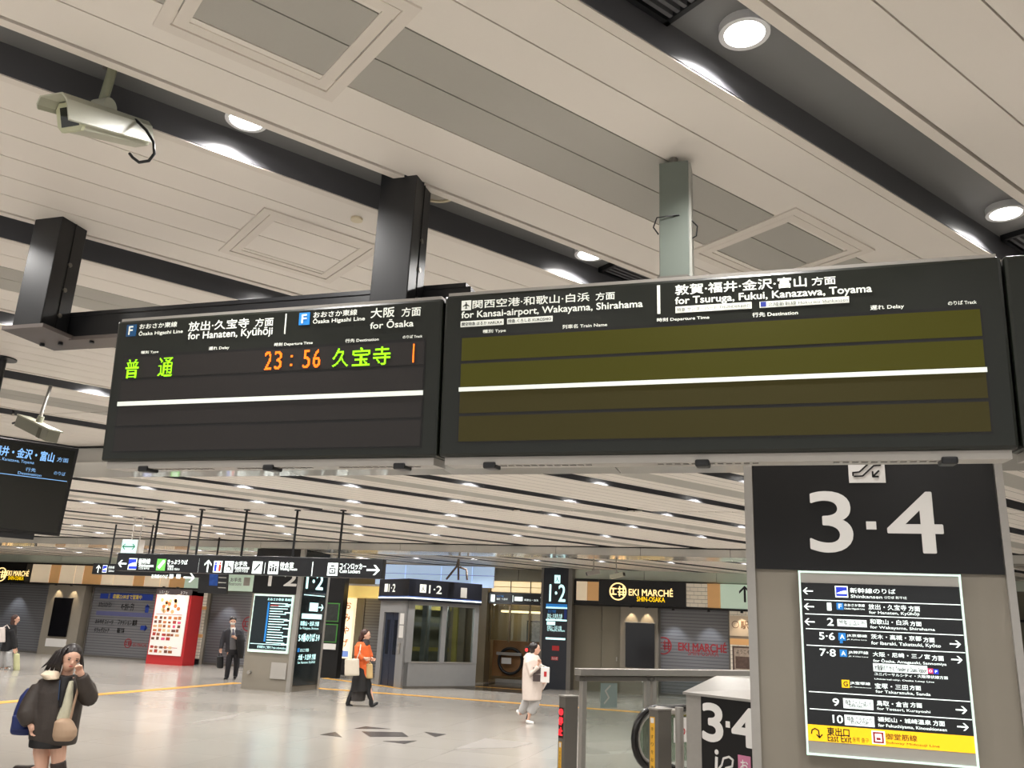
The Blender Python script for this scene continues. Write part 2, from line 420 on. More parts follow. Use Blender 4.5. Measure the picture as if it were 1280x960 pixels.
# ---------------------------------------------------------------- departure boards
def leds(fr, s, ll, ur, rows, m, parent):
    """dot-matrix characters: one small lamp for each lit cell"""
    v, f, x0, x1, y0, y1 = glyphs(s)
    a0, b0 = fr.px(*ll); a1, b1 = fr.px(*ur)
    cell = (b1 - b0) / rows; cols = max(2, round((a1 - a0) / cell)); mb = MB()
    for i in range(rows):
        for j in range(cols):
            hit = False
            for ox, oy in ((.5, .5), (.4, .5), (.5, .4)):
                x = x0 + (x1 - x0) * (j + ox) / cols; y = y0 + (y1 - y0) * (i + oy) / rows
                for t in f:
                    A, B, C = v[t[0]], v[t[1]], v[t[2]]
                    d1 = (B[0] - A[0]) * (y - A[1]) - (B[1] - A[1]) * (x - A[0]); d2 = (C[0] - B[0]) * (y - B[1]) - (C[1] - B[1]) * (x - B[0]); d3 = (A[0] - C[0]) * (y - C[1]) - (A[1] - C[1]) * (x - C[0])
                    if (d1 >= 0 and d2 >= 0 and d3 >= 0) or (d1 <= 0 and d2 <= 0 and d3 <= 0): hit = True; break
                if hit: break
            if hit: mb.pan(fr, a0 + (j + .1) * (a1 - a0) / cols, b0 + (i + .1) * cell, a0 + (j + .9) * (a1 - a0) / cols, b0 + (i + .9) * cell, .003, .006)
    return mb.build('lit_characters', m, parent, kind='stuff')
M_ledg = mat('green_led', (150, 235, 20), .4, emit=1.3, var=0)
M_ledo = mat('orange_led', (255, 122, 28), .4, emit=1.5, var=0)
M_rowd = mat('dark_led_matrix', (30, 25, 23), .4, var=.25, scale=220)
def olive_mat():
    m = mat('olive_sheen_matrix', (40, 39, 8), .5, emit=.5, var=.2, scale=240, spec=.2, ecol=(84, 80, 4)); return m  # greenish sheen over the blank rows, put in as colour and glow
M_rowo = olive_mat()
M_rowo2 = mat('olive_sheen_matrix_dim', (44, 41, 20), .5, emit=.3, var=.2, scale=240, spec=.2, ecol=(78, 68, 18))  # the same painted sheen, weaker for the lower rows
M_bar = mat('white_divider', (226, 232, 222), .4, emit=.45, var=0)
M_tray = mat('pale_grey_tray', (176, 172, 166), .4, var=.03)
M_blue = mat('line_blue', (40, 128, 205), .4, emit=.45, var=0)
M_dblue = mat('line_blue_dim', (22, 74, 118), .4, emit=.2, var=0)
UT = V((0, -.05, .67)).normalized()
BF = Fr((-2.82, 2.98, 2.485), X, UT)
bTop = BF.px(350, 387)[1]
P3 = lambda x, y: (120 + x / 2.909, 340 + y / 2.909)
P4 = lambda x, y: (540 + x / 3.368, 310 + y / 3.368)
P5 = lambda x, y: (900 + x / 3.368, 310 + y / 3.368)
def board(a0, a1, b1, label, rows, win, bar, rmat, latches):
    t = thing('departure_board', label, 'sign', BF.p((a0 + a1) / 2, 0, 0))
    D = .15
    MB().pan(BF, a0, .0, a1, b1, -D, 0).build('case', M_signb, t, bevel=.012)
    MB().pan(BF, a0 + .012, b1 - .004, a1 - .012, b1 + .012, -D + .01, -.012).build('top_rail', M_steel, t)  # pale strip painted in for the lit top edge of the case
    MB().pan(BF, a0 + .02, -.03, a1 - .02, -.001, -D + .005, -.02).build('bottom_tray', M_tray, t)
    for la in latches: MB().pan(BF, la - .025, -.045, la + .025, -.02, -.09, -.012).build('latch', M_black, t, bevel=.006)
    (wx0, wy0, wx1, wy1) = win; n = rows
    hgt = (wy1 - wy0)
    MB().pan(BF, wx0 - .006, wy0 - .006, wx1 + .006, wy1 + .006, .0, .0012).build('window_border', M_blk2, t)
    for i in range(n):
        g = .012
        r0 = wy0 + hgt * i / n + (g if i else 0) * .5; r1 = wy0 + hgt * (i + 1) / n - g * .5
        MB().pan(BF, wx0, r0, wx1, r1, .001, .0025).build('display_row', (M_rowo2 if rmat is M_rowo and i < 2 else rmat), t)
    MB().pan(BF, wx0 - .004, bar[0], wx1 + .004, bar[1], .002, .007).build('divider_bar', M_bar, t)
    mb = MB(); k = a0 + .12 + (a1 - a0) * .1
    for i in range(3):
        for j in range(12):
            x = a0 + (a1 - a0) * (.12 + .3 * i) + j * .03
            mb.pan(BF, x, -.0325, x + .02, -.0295, -.07, -.05)
    mb.build('vent_slots', M_dsteel, t, kind='stuff')
    return t
aL0 = BF.px(136.5, 488)[0]; aM = BF.px(551, 472)[0]; aR = BF.px(1265, 444)[0]
W1 = (*BF.px(*P3(80, 655)), *BF.px(*P3(1190, 250)))
W1 = (BF.px(*P3(84, 480))[0], BF.px(*P3(620, 642))[1], BF.px(*P3(1187, 440))[0], BF.px(*P3(640, 278))[1])
b1 = board(aL0, aM - .003, bTop, 'dark departure board with one lit line of green and orange characters', 4, W1, (BF.px(*P3(640, 468))[1], BF.px(*P3(640, 452))[1]), M_rowd, [BF.px(176, 578)[0], BF.px(333, 575)[0], BF.px(497, 572)[0]])
W2 = (BF.px(*P4(119, 600))[0], BF.px(905, 545.8)[1], BF.px(*P5(1118, 520))[0], BF.px(905, 402.5)[1])
bR = BF.px(905, 344.5)[1]
b2 = board(aM + .003, aR - .003, bR, 'wide departure board with blank olive display rows', 4, W2, (BF.px(905, 477.5)[1], BF.px(905, 472)[1]), M_rowo, [BF.px(610, 571)[0], BF.px(877, 569)[0], BF.px(1188, 567)[0]])
b3 = thing('departure_board', 'blank dark end section joined to the wide departure board', 'sign', BF.p(aR + .6, 0, 0))
MB().pan(BF, aR + .003, 0, aR + 1.25, bR, -.15, 0).build('case', M_signb, b3, bevel=.012)
MB().pan(BF, aR + .02, -.03, aR + 1.23, -.001, -.145, -.02).build('bottom_tray', M_tray, b3)
MB().pan(BF, aR + .12, .05, aR + 1.15, bR - .2, 0, .002).build('display_row', M_rowo, b3)
def T(p, b, s, ll, ur, bold=0.02, m=M_white, **k): return txp(BF, s, p(*ll), p(*ur), m, b, bold, **k)
def tile(p, b, ll, ur, m, name='emblem_tile', d=.0035): return rectp(BF, p(*ll), p(*ur), .0, d, name, m, b)
# left board lettering
tile(P3, b1, (110, 236), (149, 191), M_dblue); T(P3, b1, 'F', (120, 229), (138, 198), .03, d=.005)
T(P3, b1, 'おおさか東線', (160, 209), (298, 181)); T(P3, b1, 'Ōsaka Higashi Line', (157, 236), (319, 206))
T(P3, b1, '放出·久宝寺', (337, 217), (560, 168), .022); T(P3, b1, '方面', (580, 200), (648, 166))
T(P3, b1, 'for Hanaten, Kyūhōji', (335, 254), (645, 200), .025)
tile(P3, b1, (685, 226), (695, 152), M_white, 'divider_mark')
tile(P3, b1, (738, 194), (780, 147), M_blue); T(P3, b1, 'F', (749, 187), (769, 155), .03, d=.005)
T(P3, b1, 'おおさか東線', (792, 168), (952, 136)); T(P3, b1, 'Ōsaka Higashi Line', (790, 193), (980, 158))
T(P3, b1, '大阪', (1000, 169), (1088, 128), .025); T(P3, b1, '方面', (1112, 164), (1183, 127)); T(P3, b1, 'for Ōsaka', (998, 208), (1157, 168), .025)
for s, ll, ur in (('種別 Type', (165, 300), (230, 285)), ('遅れ Delay', (412, 287), (487, 269)), ('時刻 Departure Time', (650, 273), (790, 251)), ('行先 Destination', (908, 258), (1030, 238)), ('のりば Track', (1117, 243), (1188, 228))):
    T(P3, b1, s, ll, ur, .03)
leds(BF, '普', P3(106, 388), P3(161, 318), 20, M_ledg, b1); leds(BF, '通', P3(225, 382), P3(285, 311), 20, M_ledg, b1)
for ch, x0, x1 in (('2', 613, 644), ('3', 649, 680), ('5', 752, 783), ('6', 789, 820)): leds(BF, ch, P3(x0, 357 - (x0 - 613) * .048), P3(x1, 290 - (x0 - 613) * .048), 16, M_ledo, b1)
leds(BF, ':', P3(707, 343), P3(718, 303), 10, M_ledo, b1)
for ch, x0, x1 in (('久', 860, 922), ('宝', 932, 1000), ('寺', 1008, 1074)): leds(BF, ch, P3(x0, 347 - (x0 - 860) * .046), P3(x1, 277 - (x0 - 860) * .046), 20, M_ledg, b1)
leds(BF, '1', P3(1152, 330), P3(1160, 262), 16, M_ledo, b1)
# right board lettering
tile(P4, b2, (125, 264), (166, 221), M_white)
def plane_icon(fr, ll, ur, m, parent):
    a0, c0 = fr.px(*ll); a1, c1 = fr.px(*ur); w_, h_ = a1 - a0, c1 - c0
    pts = [(.5, .95), (.56, .86), (.57, .64), (.93, .42), (.93, .33), (.57, .45), (.55, .2), (.66, .12), (.66, .05), (.5, .1), (.34, .05), (.34, .12), (.45, .2), (.43, .45), (.07, .33), (.07, .42), (.43, .64), (.44, .86)]
    MB().poly(fr, [(a0 + x * w_, c0 + y * h_) for x, y in pts], .0035, .005).build('aeroplane_symbol', m, parent)
plane_icon(BF, P4(129, 260), P4(162, 225), M_blk2, b2)
T(P4, b2, '関西空港·和歌山·白浜', (172, 257), (663, 188), .02); T(P4, b2, '方面', (690, 222), (770, 185))
T(P4, b2, 'for Kansai-airport, Wakayama, Shirahama', (125, 306), (887, 220), .025)
tile(P4, b2, (121, 334), (302, 299), M_white, 'name_pill'); T(P4, b2, '関空特急 はるか HARUKA', (127, 330), (297, 305), .02, M_blk2, d=.005)
tile(P4, b2, (317, 321), (508, 286), M_white, 'name_pill'); T(P4, b2, '特急 くろしお KUROSHIO', (322, 317), (503, 291), .02, M_blk2, d=.005)
T(P4, b2, '種別 Type', (215, 362), (312, 340), .02); T(P4, b2, '列車名 Train Name', (550, 342), (738, 314), .02); T(P4, b2, '時刻 Departure Time', (948, 315), (1167, 284), .02)
tile(P4, b2, (949, 278), (960, 158), M_white, 'divider_mark')
ID = lambda x, y: (x, y)
T(ID, b2, '敦賀·福井·金沢·富山', (844.3, 369.5), (1007.5, 345.3), .025); T(P5, b2, '方面', (387, 160), (485, 119)); T(ID, b2, 'for Tsuruga, Fukui, Kanazawa, Toyama', (844.3, 383.5), (1089, 356), .028)
tile(ID, b2, (844.5, 391.5), (939.5, 377.6), M_white, 'name_pill'); T(ID, b2, '特急 サンダーバード THUNDERBIRD', (846.5, 389.6), (937.5, 379.8), .015, mat('grey_print', (120, 122, 118), .5), d=.005)
tile(P5, b2, (167, 253), (542, 204), M_white, 'name_pill'); tile(P5, b2, (171, 249), (194, 227), mat('rail_blue', (50, 62, 150), .4, emit=.2, var=0), 'emblem_tile', .0045); T(P5, b2, '北陸新幹線 Hokuriku Shinkansen', (202, 247), (537, 210), .015, MATS['grey_print'], d=.005)
T(P5, b2, '行先 Destination', (137, 293), (327, 263), .02); T(P5, b2, '遅れ Delay', (633, 266), (773, 236), .02); T(P5, b2, 'のりば Track', (960, 243), (1078, 219), .02)
# posts and the truss behind the boards
def post(x0, x1, y0, y1, z0, label, m, cable=None):
    t = thing('hanger_post', label, 'post', ((x0 + x1) / 2, (y0 + y1) / 2, z0))
    MB().box(x0, y0, z0, x1, y1, ZT).build('column', m, t, bevel=.004)
    MB().box(x1, y0 + .09, z0, x1 + .004, y0 + .094, ZC).build('seam', M_blk2, t)
    for i in range(3):
        zz = z0 + .08 + i * .14
        MB().cyl((x1, y0 + .1, zz), (x1 + .008, y0 + .1, zz), .012, n=10).build('bolt', M_dsteel, t)
    return t
post(-3.62, -3.44, 3.1, 3.27, 3.21, 'black box post holding the outer end of the black truss', M_black)
post(-1.64, -1.462, 3.1, 3.27, 3.16, 'black box post rising behind the lit departure board', M_black)
M_gpost = mat('green_grey_post', (104, 112, 104), .4, var=.04)
gp = thing('hanger_post', 'grey-green steel post above the wide departure board', 'post', (-.33, 3.22, 3.2))
MB().box(-.392, 3.18, 3.22, -.272, 3.28, ZC - .03).build('column', M_gpost, gp, bevel=.003)
MB().cyl((-.335, 3.21, ZC - .03), (-.335, 3.21, ZC), .018, n=10).build('hook', M_dsteel, gp)
MB().box(-.272, 3.185, 3.22, -.262, 3.275, ZC - .04).build('side_cover', mat('pale_steel_edge', (160, 160, 152), .4), gp)
MB().tube([(-.31, 3.178, 3.52), (-.36, 3.17, 3.515), (-.40, 3.165, 3.51), (-.415, 3.17, 3.47), (-.395, 3.178, 3.44)], .003, 6).build('cable', M_black, gp)
MB().tube([(-.262, 3.2, 3.5), (-.24, 3.195, 3.47), (-.245, 3.2, 3.43), (-.262, 3.2, 3.42)], .003, 6).build('cable', M_black, gp)
MB().box(-.39, 3.1, 3.135, -.27, 3.22, 3.22).build('foot_bracket', M_dsteel, gp)
tr = thing('steel_truss', 'long black steel beam running behind the lit departure board', 'beam', (-2.5, 3.3, 3.19))
MB().box(-3.62, 3.28, 3.20, -1.24, 3.40, 3.32).build('beam', M_black, tr, bevel=.004)
MB().box(-3.62, 3.275, 3.315, -1.26, 3.42, 3.335).build('top_flange', M_black, tr)
MB().box(-3.66, 3.08, 3.185, -3.40, 3.42, 3.205).build('end_plate', mat('grey_steel_plate', (120, 112, 108), .4, metal=.4), tr)
MB().box(-3.42, 3.27, 3.18, -2.9, 3.41, 3.2).build('bottom_flange', MATS['grey_steel_plate'], tr)
for bx in (-3.62, -3.5, -3.3, -3.1): MB().cyl((bx, 3.3, 3.17), (bx, 3.3, 3.185), .012, n=8).build('bolt', M_black, tr)
for bx in (-2.2, -1.8): MB().box(bx, 3.15, 3.17, bx + .04, 3.3, 3.2).build('bracket', M_black, tr)
# ---------------------------------------------------------------- security cameras
M_cam = mat('grey_beige_housing', (190, 190, 172), .35, var=.04)
def oframe(f0, b0, roll=0):
    ax = (V(f0) - V(b0)).normalized(); rt = ax.cross(Z).normalized(); up = rt.cross(ax); return ax, rt, up
def prismoid(mb, c0, c1, rt, up, prof0, prof1):
    mb.rings([[c0 + rt * a + up * b for a, b in prof0], [c1 + rt * a + up * b for a, b in prof1]]); return mb
c1 = thing('security_camera', 'large beige security camera with sunshield hanging from the ceiling slot', 'camera', (-2.37, 2.23, 3.6))
bk = at(176, 171, 2.5); fr_ = at(91, 147, 2.16)
ax, rt, up = oframe(fr_, bk)
octo = [(-.055, -.03), (-.04, -.05), (.04, -.05), (.055, -.03), (.055, .03), (.04, .05), (-.04, .05), (-.055, .03)]
big = [(a * 1.0, b * 1.0) for a, b in octo]
sm = [(a * .82, b * .82) for a, b in octo]
prismoid(MB(), bk, fr_, rt, up, sm, big).build('housing', M_cam, c1, bevel=.004)
prismoid(MB(), fr_, fr_ + ax * .015, rt, up, [(a * 1.08, b * 1.08) for a, b in octo], [(a * 1.08, b * 1.08) for a, b in octo]).build('front_bezel', mat('bezel_cream', (206, 208, 176), .4), c1)
MB().ob(fr_ + ax * .013 - rt * .04 - up * .036, rt * .08, up * .072, ax * .004).build('lens_window', mat('dark_lens_glass', (42, 44, 40), .1), c1)
shield = MB()
rg = []
for t_, sc in ((-.0, 1), (.5, 1.05), (1.26, 1.12)):
    c = bk + (fr_ - bk) * t_
    outer = [(-.062, -.03), (-.062, .035), (-.045, .058), (.045, .058), (.062, .035), (.062, .02)]
    inner = [(a * .94, b - .004) for a, b in reversed(outer)]
    rg.append([c + rt * a * sc + up * b * sc for a, b in outer + inner])
shield.rings(rg).build('sunshield', M_cam, c1)
top = at(142, 84, 2.24); top.z = ZT; kn = (bk * .45 + fr_ * .55) + up * .075
MB().cyl(top, (top.x, top.y, ZT - .02), .045, n=18).build('ceiling_flange', mat('pinkish_plate', (196, 180, 172), .4), c1)
MB().cyl((top.x, top.y, ZT - .015), kn + up * .02, .018, n=14).build('stem', mat('greenish_stem', (150, 152, 128), .45), c1)
MB().cyl(kn - rt * .035, kn + rt * .035, .034, n=18).build('swivel', M_cam, c1)
MB().ob(kn - rt * .03 - ax * .03 - up * .05, rt * .06, ax * .06, up * .04).build('bracket', M_dsteel, c1)
for e in (-.04, .04): MB().cyl(top + X * e - Z * .03, top + X * e - Z * .02, .012, n=8).build('bolt', M_dsteel, c1)
pth = [at(x, y, 2.4) for x, y in ((155, 146), (170, 150), (183, 163), (192, 178), (193, 192), (186, 201), (174, 203), (166, 197), (162, 192))]
MB().tube(pth, .006, 8).build('cable', M_black, c1, smooth=True)
c2 = thing('security_camera', 'grey box security camera on a pole above the hanging monitor', 'camera', at(46, 540, 5.9))
b_, f_ = at(27, 527, 5.95), at(66, 546, 5.75); ax, rt, up = oframe(f_, b_)
MB().ob(b_ - rt * .055 - up * .05, ax * (f_ - b_).length, rt * .11, up * .1).build('housing', mat('olive_grey_housing', (140, 140, 126), .45), c2, bevel=.006)
MB().ob(b_ + ax * (f_ - b_).length * .72 - rt * .056 - up * .052, ax * .07, rt * .112, up * .09).build('front_shade', mat('dark_shade', (100, 98, 84), .5), c2)
MB().ob(b_ - rt * .06 + up * .05, ax * (f_ - b_).length * 1.04, rt * .12, up * .012).build('sunshield', M_cam, c2)
pt_ = at(66, 470, 5.9); pt_.z = ZC; hd = (b_ + f_) * .5 + up * .09
MB().tube([pt_, (hd.x, hd.y, hd.z + .05), hd], .016, 10).build('stem', M_steel, c2)
MB().cyl(hd - up * .04, hd + up * .03, .03, n=12).build('swivel', MATS['olive_grey_housing'], c2)
MB().tube([b_, b_ - ax * .08 - up * .02, b_ - ax * .16 - up * .05], [.014, .012, .01], 8).build('cable_gland', M_black, c2)
for (sx, sy, ex, ey, yy, lab, g) in ((742, 701, 742, 716, 22.3, 'small silver security camera on a rod left of the glowing shop sign', 0), (769, 706, 771, 720, 22.3, 'small grey security camera on a rod in front of the glowing shop sign', 1)):
    a_, e_ = at(sx, sy, yy), at(ex, ey, yy); a_.z = ZT
    c = thing('security_camera', lab, 'camera', e_)
    MB().cyl(a_, e_ + Z * .07, .014, n=8).build('stem', M_steel, c)
    MB().cyl(e_ + Z * .03, e_ + Z * .1, .05, n=10).build('swivel', M_steel, c)
    dx = V((-.24, -.1, -.06)) if not g else V((.28, -.1, .06))
    p0 = e_ - dx * .6; ax, rt, up = oframe(p0 + dx * 1.3, p0)
    MB().ob(p0 - rt * .06 - up * .05, dx * 1.3, rt * .12, up * .11).build('housing', M_steel if not g else M_cam, c, bevel=.01)
    MB().ob(p0 + dx * 1.3 - rt * .045 - up * .035, dx * .05, rt * .09, up * .08).build('lens_window', M_blk2, c)
# ---------------------------------------------------------------- hanging monitor
mo = thing('hanging_monitor', 'dark hanging monitor with blue platform text at top', 'monitor', (-4.9, 4.3, 2.3))
uM = (V((.09, -.065, .6))).normalized(); TR = at(99, 561, 4.6)
MF = Fr(TR - uM * .6 - SD * 1.05, SD, uM)
MB().pan(MF, 0, 0, 1.05, .6, -.06, 0).build('case', M_blk2, mo, bevel=.004)
MB().pan(MF, .02, .02, 1.03, .58, 0, .002).build('screen', mat('dark_screen', (26, 26, 22), .12, emit=.12, var=.3, scale=3), mo)
MB().pan(MF, .05, -.04, .9, -.002, -.05, -.01).build('bottom_bar', M_black, mo)
M_btxt = mat('pale_blue_print', (130, 180, 235), .4, emit=.7, var=0)
txt(MF, '敦賀・福井・金沢・富山', .42, .485, .91, .55, M_btxt, mo, .02); txt(MF, '方面', .93, .495, 1.0, .525, M_btxt, mo)
txt(MF, 'for Tsuruga, Fukui, Kanazawa, Toyama', .42, .45, .8, .475, M_btxt, mo)
for s, a0, a1 in (('時刻', .5, .57), ('行先', .76, .82), ('のりば', .93, 1.0)): txt(MF, s, a0, .405, a1, .43, M_btxt, mo)
txt(MF, 'Departure Time', .46, .38, .6, .397, M_btxt, mo); txt(MF, 'Destination', .72, .38, .86, .397, M_btxt, mo)
MB().pan(MF, .03, .368, 1.02, .372, .002, .003).build('rule_line', M_btxt, mo)
hp = V((-5.99, 5.12, ZC))
MB().cyl(hp, hp - Z * .012, .1, n=20).build('ceiling_flange', M_black, mo)
MB().cyl(hp, (hp.x, hp.y, 2.9), .028, n=12).build('hanger', M_black, mo)
MB().tube([(hp.x, hp.y, 2.95), MF.p(.15, .4, -.12), MF.p(.15, .4, -.06)], .028, 10).build('bracket', M_black, mo)
# ---------------------------------------------------------------- wall at the back with closed shops
M_wall = mat('pale_stone_wall', (128, 121, 105), .6, var=.04, scale=1.5)
M_shut = lined('steel_shutter_slats', (126, 126, 129), (92, 92, 95), (0, 0, 1), .1, .02, .38, .35, .3)
M_mint = mat('mint_glass_panel', (206, 214, 200), .25, var=.03)
M_warm = mat('warm_lit_panel', (236, 216, 186), .5, emit=.35, var=.05)
M_wood = mat('lit_wood_panel', (206, 158, 104), .5, emit=.3, var=.1, scale=3)
M_logo = mat('glowing_logo', (255, 220, 150), .4, emit=1.4, var=0)
M_logoy = mat('glowing_yellow', (255, 206, 10), .4, emit=1.0, var=0)
wall = MB().box(-46, 28.5, 0, -10.2, 29.0, ZC + .1).box(-6.4, 28.5, 0, 18, 29, ZC + .1).build('wall_back', M_wall, kind='structure')
wr = MB().box(-10.4, 31, 0, -6.2, 31.3, ZC + .1).box(-10.4, 28.9, 0, -10.2, 31, ZC + .1).box(-6.4, 28.9, 0, -6.2, 31, ZC + .1).build('wall_recess', mat('cream_recess_wall', (196, 186, 166), .6), kind='structure')
MB().box(-46.3, -9, 0, -46, 31.3, ZC + .1).build('wall_left', M_wall, kind='structure')
MB().box(18, -9, 0, 18.3, 31.3, ZC + .1).build('wall_right', M_wall, kind='structure')
def mint(x0, x1):
    x = x0
    while x < x1 - .2:
        e = min(x + 2.3, x1); MB().box(x, 28.22, 3.5, e - .015, 28.5, ZC).build('upper_panel', M_mint, wall); x += 2.3
mint(-46, -20.5); mint(-6.3, 17)
MB().box(-46, 28.15, 3.44, -20.5, 28.5, 3.5).build('black_line', M_gap, wall)
MB().box(-46, 28.05, 2.66, -20.5, 28.5, 2.72).build('black_line', M_gap, wall)
MB().box(-6.3, 28.05, 2.64, 8, 28.5, 2.7).build('black_line', M_gap, wall)
# shop fascia panels, left
x = -29.0; i = 0
while x < -20.6:
    wd = (.95, .5, .75, .42, .9, .6)[i % 6]; e = min(x + wd, -20.55)
    MB().box(x, 28.2, 2.72, e - .03, 28.5, 3.44).build('lit_panel', (M_warm, M_wood, M_warm, M_warm, M_wood, M_warm)[i % 6], wall); x = e; i += 1
SF = front(0, 27.95, 0)
def shop_sign(x0, x1, z0, z1, label, f, circ, tl, tu, yl, yu):
    t = thing('shop_sign', label, 'sign', ((x0 + x1) / 2, 28.1, z0))
    MB().box(x0, 27.96, z0, x1, 28.5, z1).build('box', M_blk2, t)
    logo(f, *circ, M_logo, t)
    txp(f, 'EKI MARCHÉ', tl, tu, M_logo, t, .015); txp(f, 'SHIN-OSAKA', yl, yu, M_logoy, t, .015)
    return t
def logo(f, cx, cy, r, m, t):
    mb = MB(); mb.ring(f, cx, cy, r * .86, r, 0, .012, 32); k = r * .09
    for (a0, b0, a1, b1) in ((-.95, .25, -.15, .38), (-.95, -.38, -.15, -.25), (-.62, -.38, -.48, .38), (-.05, .25, .9, .38), (-.05, -.12, .9, .0), (.05, -.38, .95, -.26), (.12, -.55, .25, .6), (.55, -.5, .68, .62)):
        mb.pan(f, cx + a0 * r, cy + b0 * r, cx + a1 * r, cy + b1 * r, 0, .01)
    return mb.build('round_emblem', m, t)
cR = SF.px(772.5, 739.3)
shop_sign(SF.px(748.5, 740)[0], SF.px(857, 740)[0], 2.7, 3.47, 'glowing black shop sign with round emblem over the closed shutter beside the steel column', SF, (*cR, .28), (786, 744.2), (841, 735.8), (796, 751.6), (831, 746.8))
cL = SF.px(1.5, 718)
shop_sign(-33, -29.05, 2.7, 3.44, 'glowing black shop sign with round emblem at the far end of the hall', SF, (*cL, .28), (8, 719.4), (37, 712.4), (10, 724.6), (30, 720.6))
MB().box(-6.3, 28.1, 2.7, -5.48, 28.5, 3.47).build('lit_panel', M_blk2, wall)
MB().box(SF.px(720, 740)[0], 28.0, 2.8, SF.px(733, 740)[0] , 28.12, 3.4).build('lit_panel', M_warm, wall)
MB().box(SF.px(734, 740)[0], 28.0, 2.8, SF.px(748, 740)[0], 28.12, 3.4).build('lit_panel', M_wood, wall)
bx0, bx1, bx2, bx3 = (SF.px(x, 740)[0] for x in (857.5, 884, 899.5, 947))
MB().box(bx0, 28.05, 2.72, bx1, 28.5, 3.45).build('tile_bed', mat('pale_mortar', (170, 160, 145), .8), wall)
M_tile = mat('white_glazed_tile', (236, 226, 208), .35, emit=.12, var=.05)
nt_ = 6; hh = .73 / nt_
for r in range(nt_):
    x = bx0 + (.0 if r % 2 else -.12)
    while x < bx1:
        a, b = max(x, bx0), min(x + .23, bx1)
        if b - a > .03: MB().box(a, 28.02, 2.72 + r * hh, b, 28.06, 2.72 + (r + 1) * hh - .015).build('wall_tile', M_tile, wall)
        x += .24
MB().box(bx1, 28.03, 2.72, bx2, 28.5, 3.45).build('lit_panel', M_wood, wall)
ap = thing('direction_sign', 'pale green lit direction sign with black arrow beside the white tiles', 'sign', ((bx2 + bx3) / 2, 28.1, 2.72))
MB().box(bx2 + .02, 28.0, 2.72, bx3 + .8, 28.5, 3.45).build('box', mat('mint_lit_panel', (196, 216, 196), .4, emit=.35, var=.02), ap)
arrow(front(0, 28.0, 0), *front(0, 28.0, 0).px(931, 742.5), .5, math.pi / 2, M_blk2, ap)
# shutters
def shutter(n, x0, x1, y=28.42, z1=2.64):
    MB().box(x0, y, .06, x1, y + .1, z1).build('door_%d' % n, M_shut, kind='structure')
    d = bpy.data.objects['door_%d' % n]
    MB().box(x0, y - .03, 0, x1, y + .1, .07).build('bottom_rail', M_dsteel, d)
    MB().box(x0 - .05, y - .04, 0, x0, y + .1, z1).build('side_rail', M_dsteel, d); MB().box(x1, y - .04, 0, x1 + .05, y + .1, z1).build('side_rail', M_dsteel, d)
    return d
dA = shutter(1, -34, -28.0); dB = shutter(2, -25.9, -21.2); dC = shutter(3, -20.4, -15.2); dD = shutter(4, -14.0, -12.2); dE = shutter(5, -3.5, -1.4)
S2 = front(0, 28.42, 0)
M_red = mat('dark_red_print', (150, 40, 48), .5, var=0); M_redp = mat('red_panel', (186, 44, 46), .45)
logo(S2, *S2.px(829, 807), .27, M_red, dE); txp(S2, 'EKI MARCHÉ', (848, 813), (908, 803.5), M_red, dE, .03); txp(S2, 'SHIN-OSAKA', (860, 819), (898, 813.5), M_red, dE)
logo(S2, *S2.px(160, 804), .17, M_red, dB); txp(S2, 'EKI MARCHÉ', (166, 808), (184, 803), M_red, dB)
logo(S2, *S2.px(311, 780), .27, M_red, dC)
M_stk = mat('blue_sticker', (36, 62, 150), .4, var=0); M_stky = mat('yellow_print', (232, 204, 60), .4, var=0)
rectp(S2, (125, 748), (136, 742), 0, .006, 'sticker', M_stk, dB); rectp(S2, (137, 748.5), (192, 743), 0, .006, 'sticker', M_stk, dB)
txp(S2, '店舗22:00まで営業中', (141, 748), (178, 744), M_stky, dB, .02, .01)
arrow(S2, *S2.px(184, 760.5), .32, math.pi / 2, M_stk, dB, .008, .5); arrow(S2, *S2.px(180, 785), .32, 0, M_stk, dB, .008, .5)
for s, ll, ur in (('カフェ レストラン', (123, 758.5), (140, 753)), ('ベーカリー デリ', (151, 763), (168, 754)), ('おみやげ スイーツ', (119, 779.5), (142, 775)), ('ファッション 雑貨', (147, 781), (172, 775)), ('ドラッグストア', (118, 790.5), (137, 785)), ('書店 文具', (146, 791), (156, 785))):
    txp(S2, s, ll, ur, M_blk2, dB, .02, .008)
rectp(S2, (120, 768.6), (190, 766.8), 0, .004, 'sticker_line', mat('violet_line', (90, 92, 132), .5), dB)
# stone piers with dark displays
def pier(x0, x1, d0, d1, zd0, zd1, label, px, card):
    t = thing('wall_pier', label, 'pier', ((x0 + x1) / 2, 28.1, 0))
    MB().box(x0, 28.08, 0, x1, 28.5, 2.66).build('pier', M_stone, t)
    MB().box(d0, 28.02, zd0, d1, 28.08, zd1).build('display', mat('black_display', (16, 16, 20), .12, var=.1), t)
    MB().box(d0 - .03, 28.04, zd1, d1 + .03, 28.09, zd1 + .03).build('display_top', M_steel, t)
    for c0, c1, z0, z1 in card: 
        c = MB().box(c0, 28.06, z0, c1, 28.085, z1).build('notice_card', M_whitep, t)
    lf = front(0, 27.9, 0)
    for xx in (x0 + (x1 - x0) * .3, x0 + (x1 - x0) * .72):
        MB().cyl((xx, 27.86, 2.62), (xx, 27.86, 2.68), .05, n=12).build('spot_can', M_blk2, t)
        l = bpy.data.lights.new('spot', 'SPOT'); l.energy = 26; l.color = (1, .78, .5); l.spot_size = math.radians(62); l.spot_blend = .5; l.shadow_soft_size = .02
        o = bpy.data.objects.new('spot_lamp', l); COL.objects.link(o); o.parent = t; o.matrix_parent_inverse = wm(t).inverted()
        o.location = (xx, 27.88, 2.61); o.rotation_euler = (math.radians(22), 0, 0)
    return t
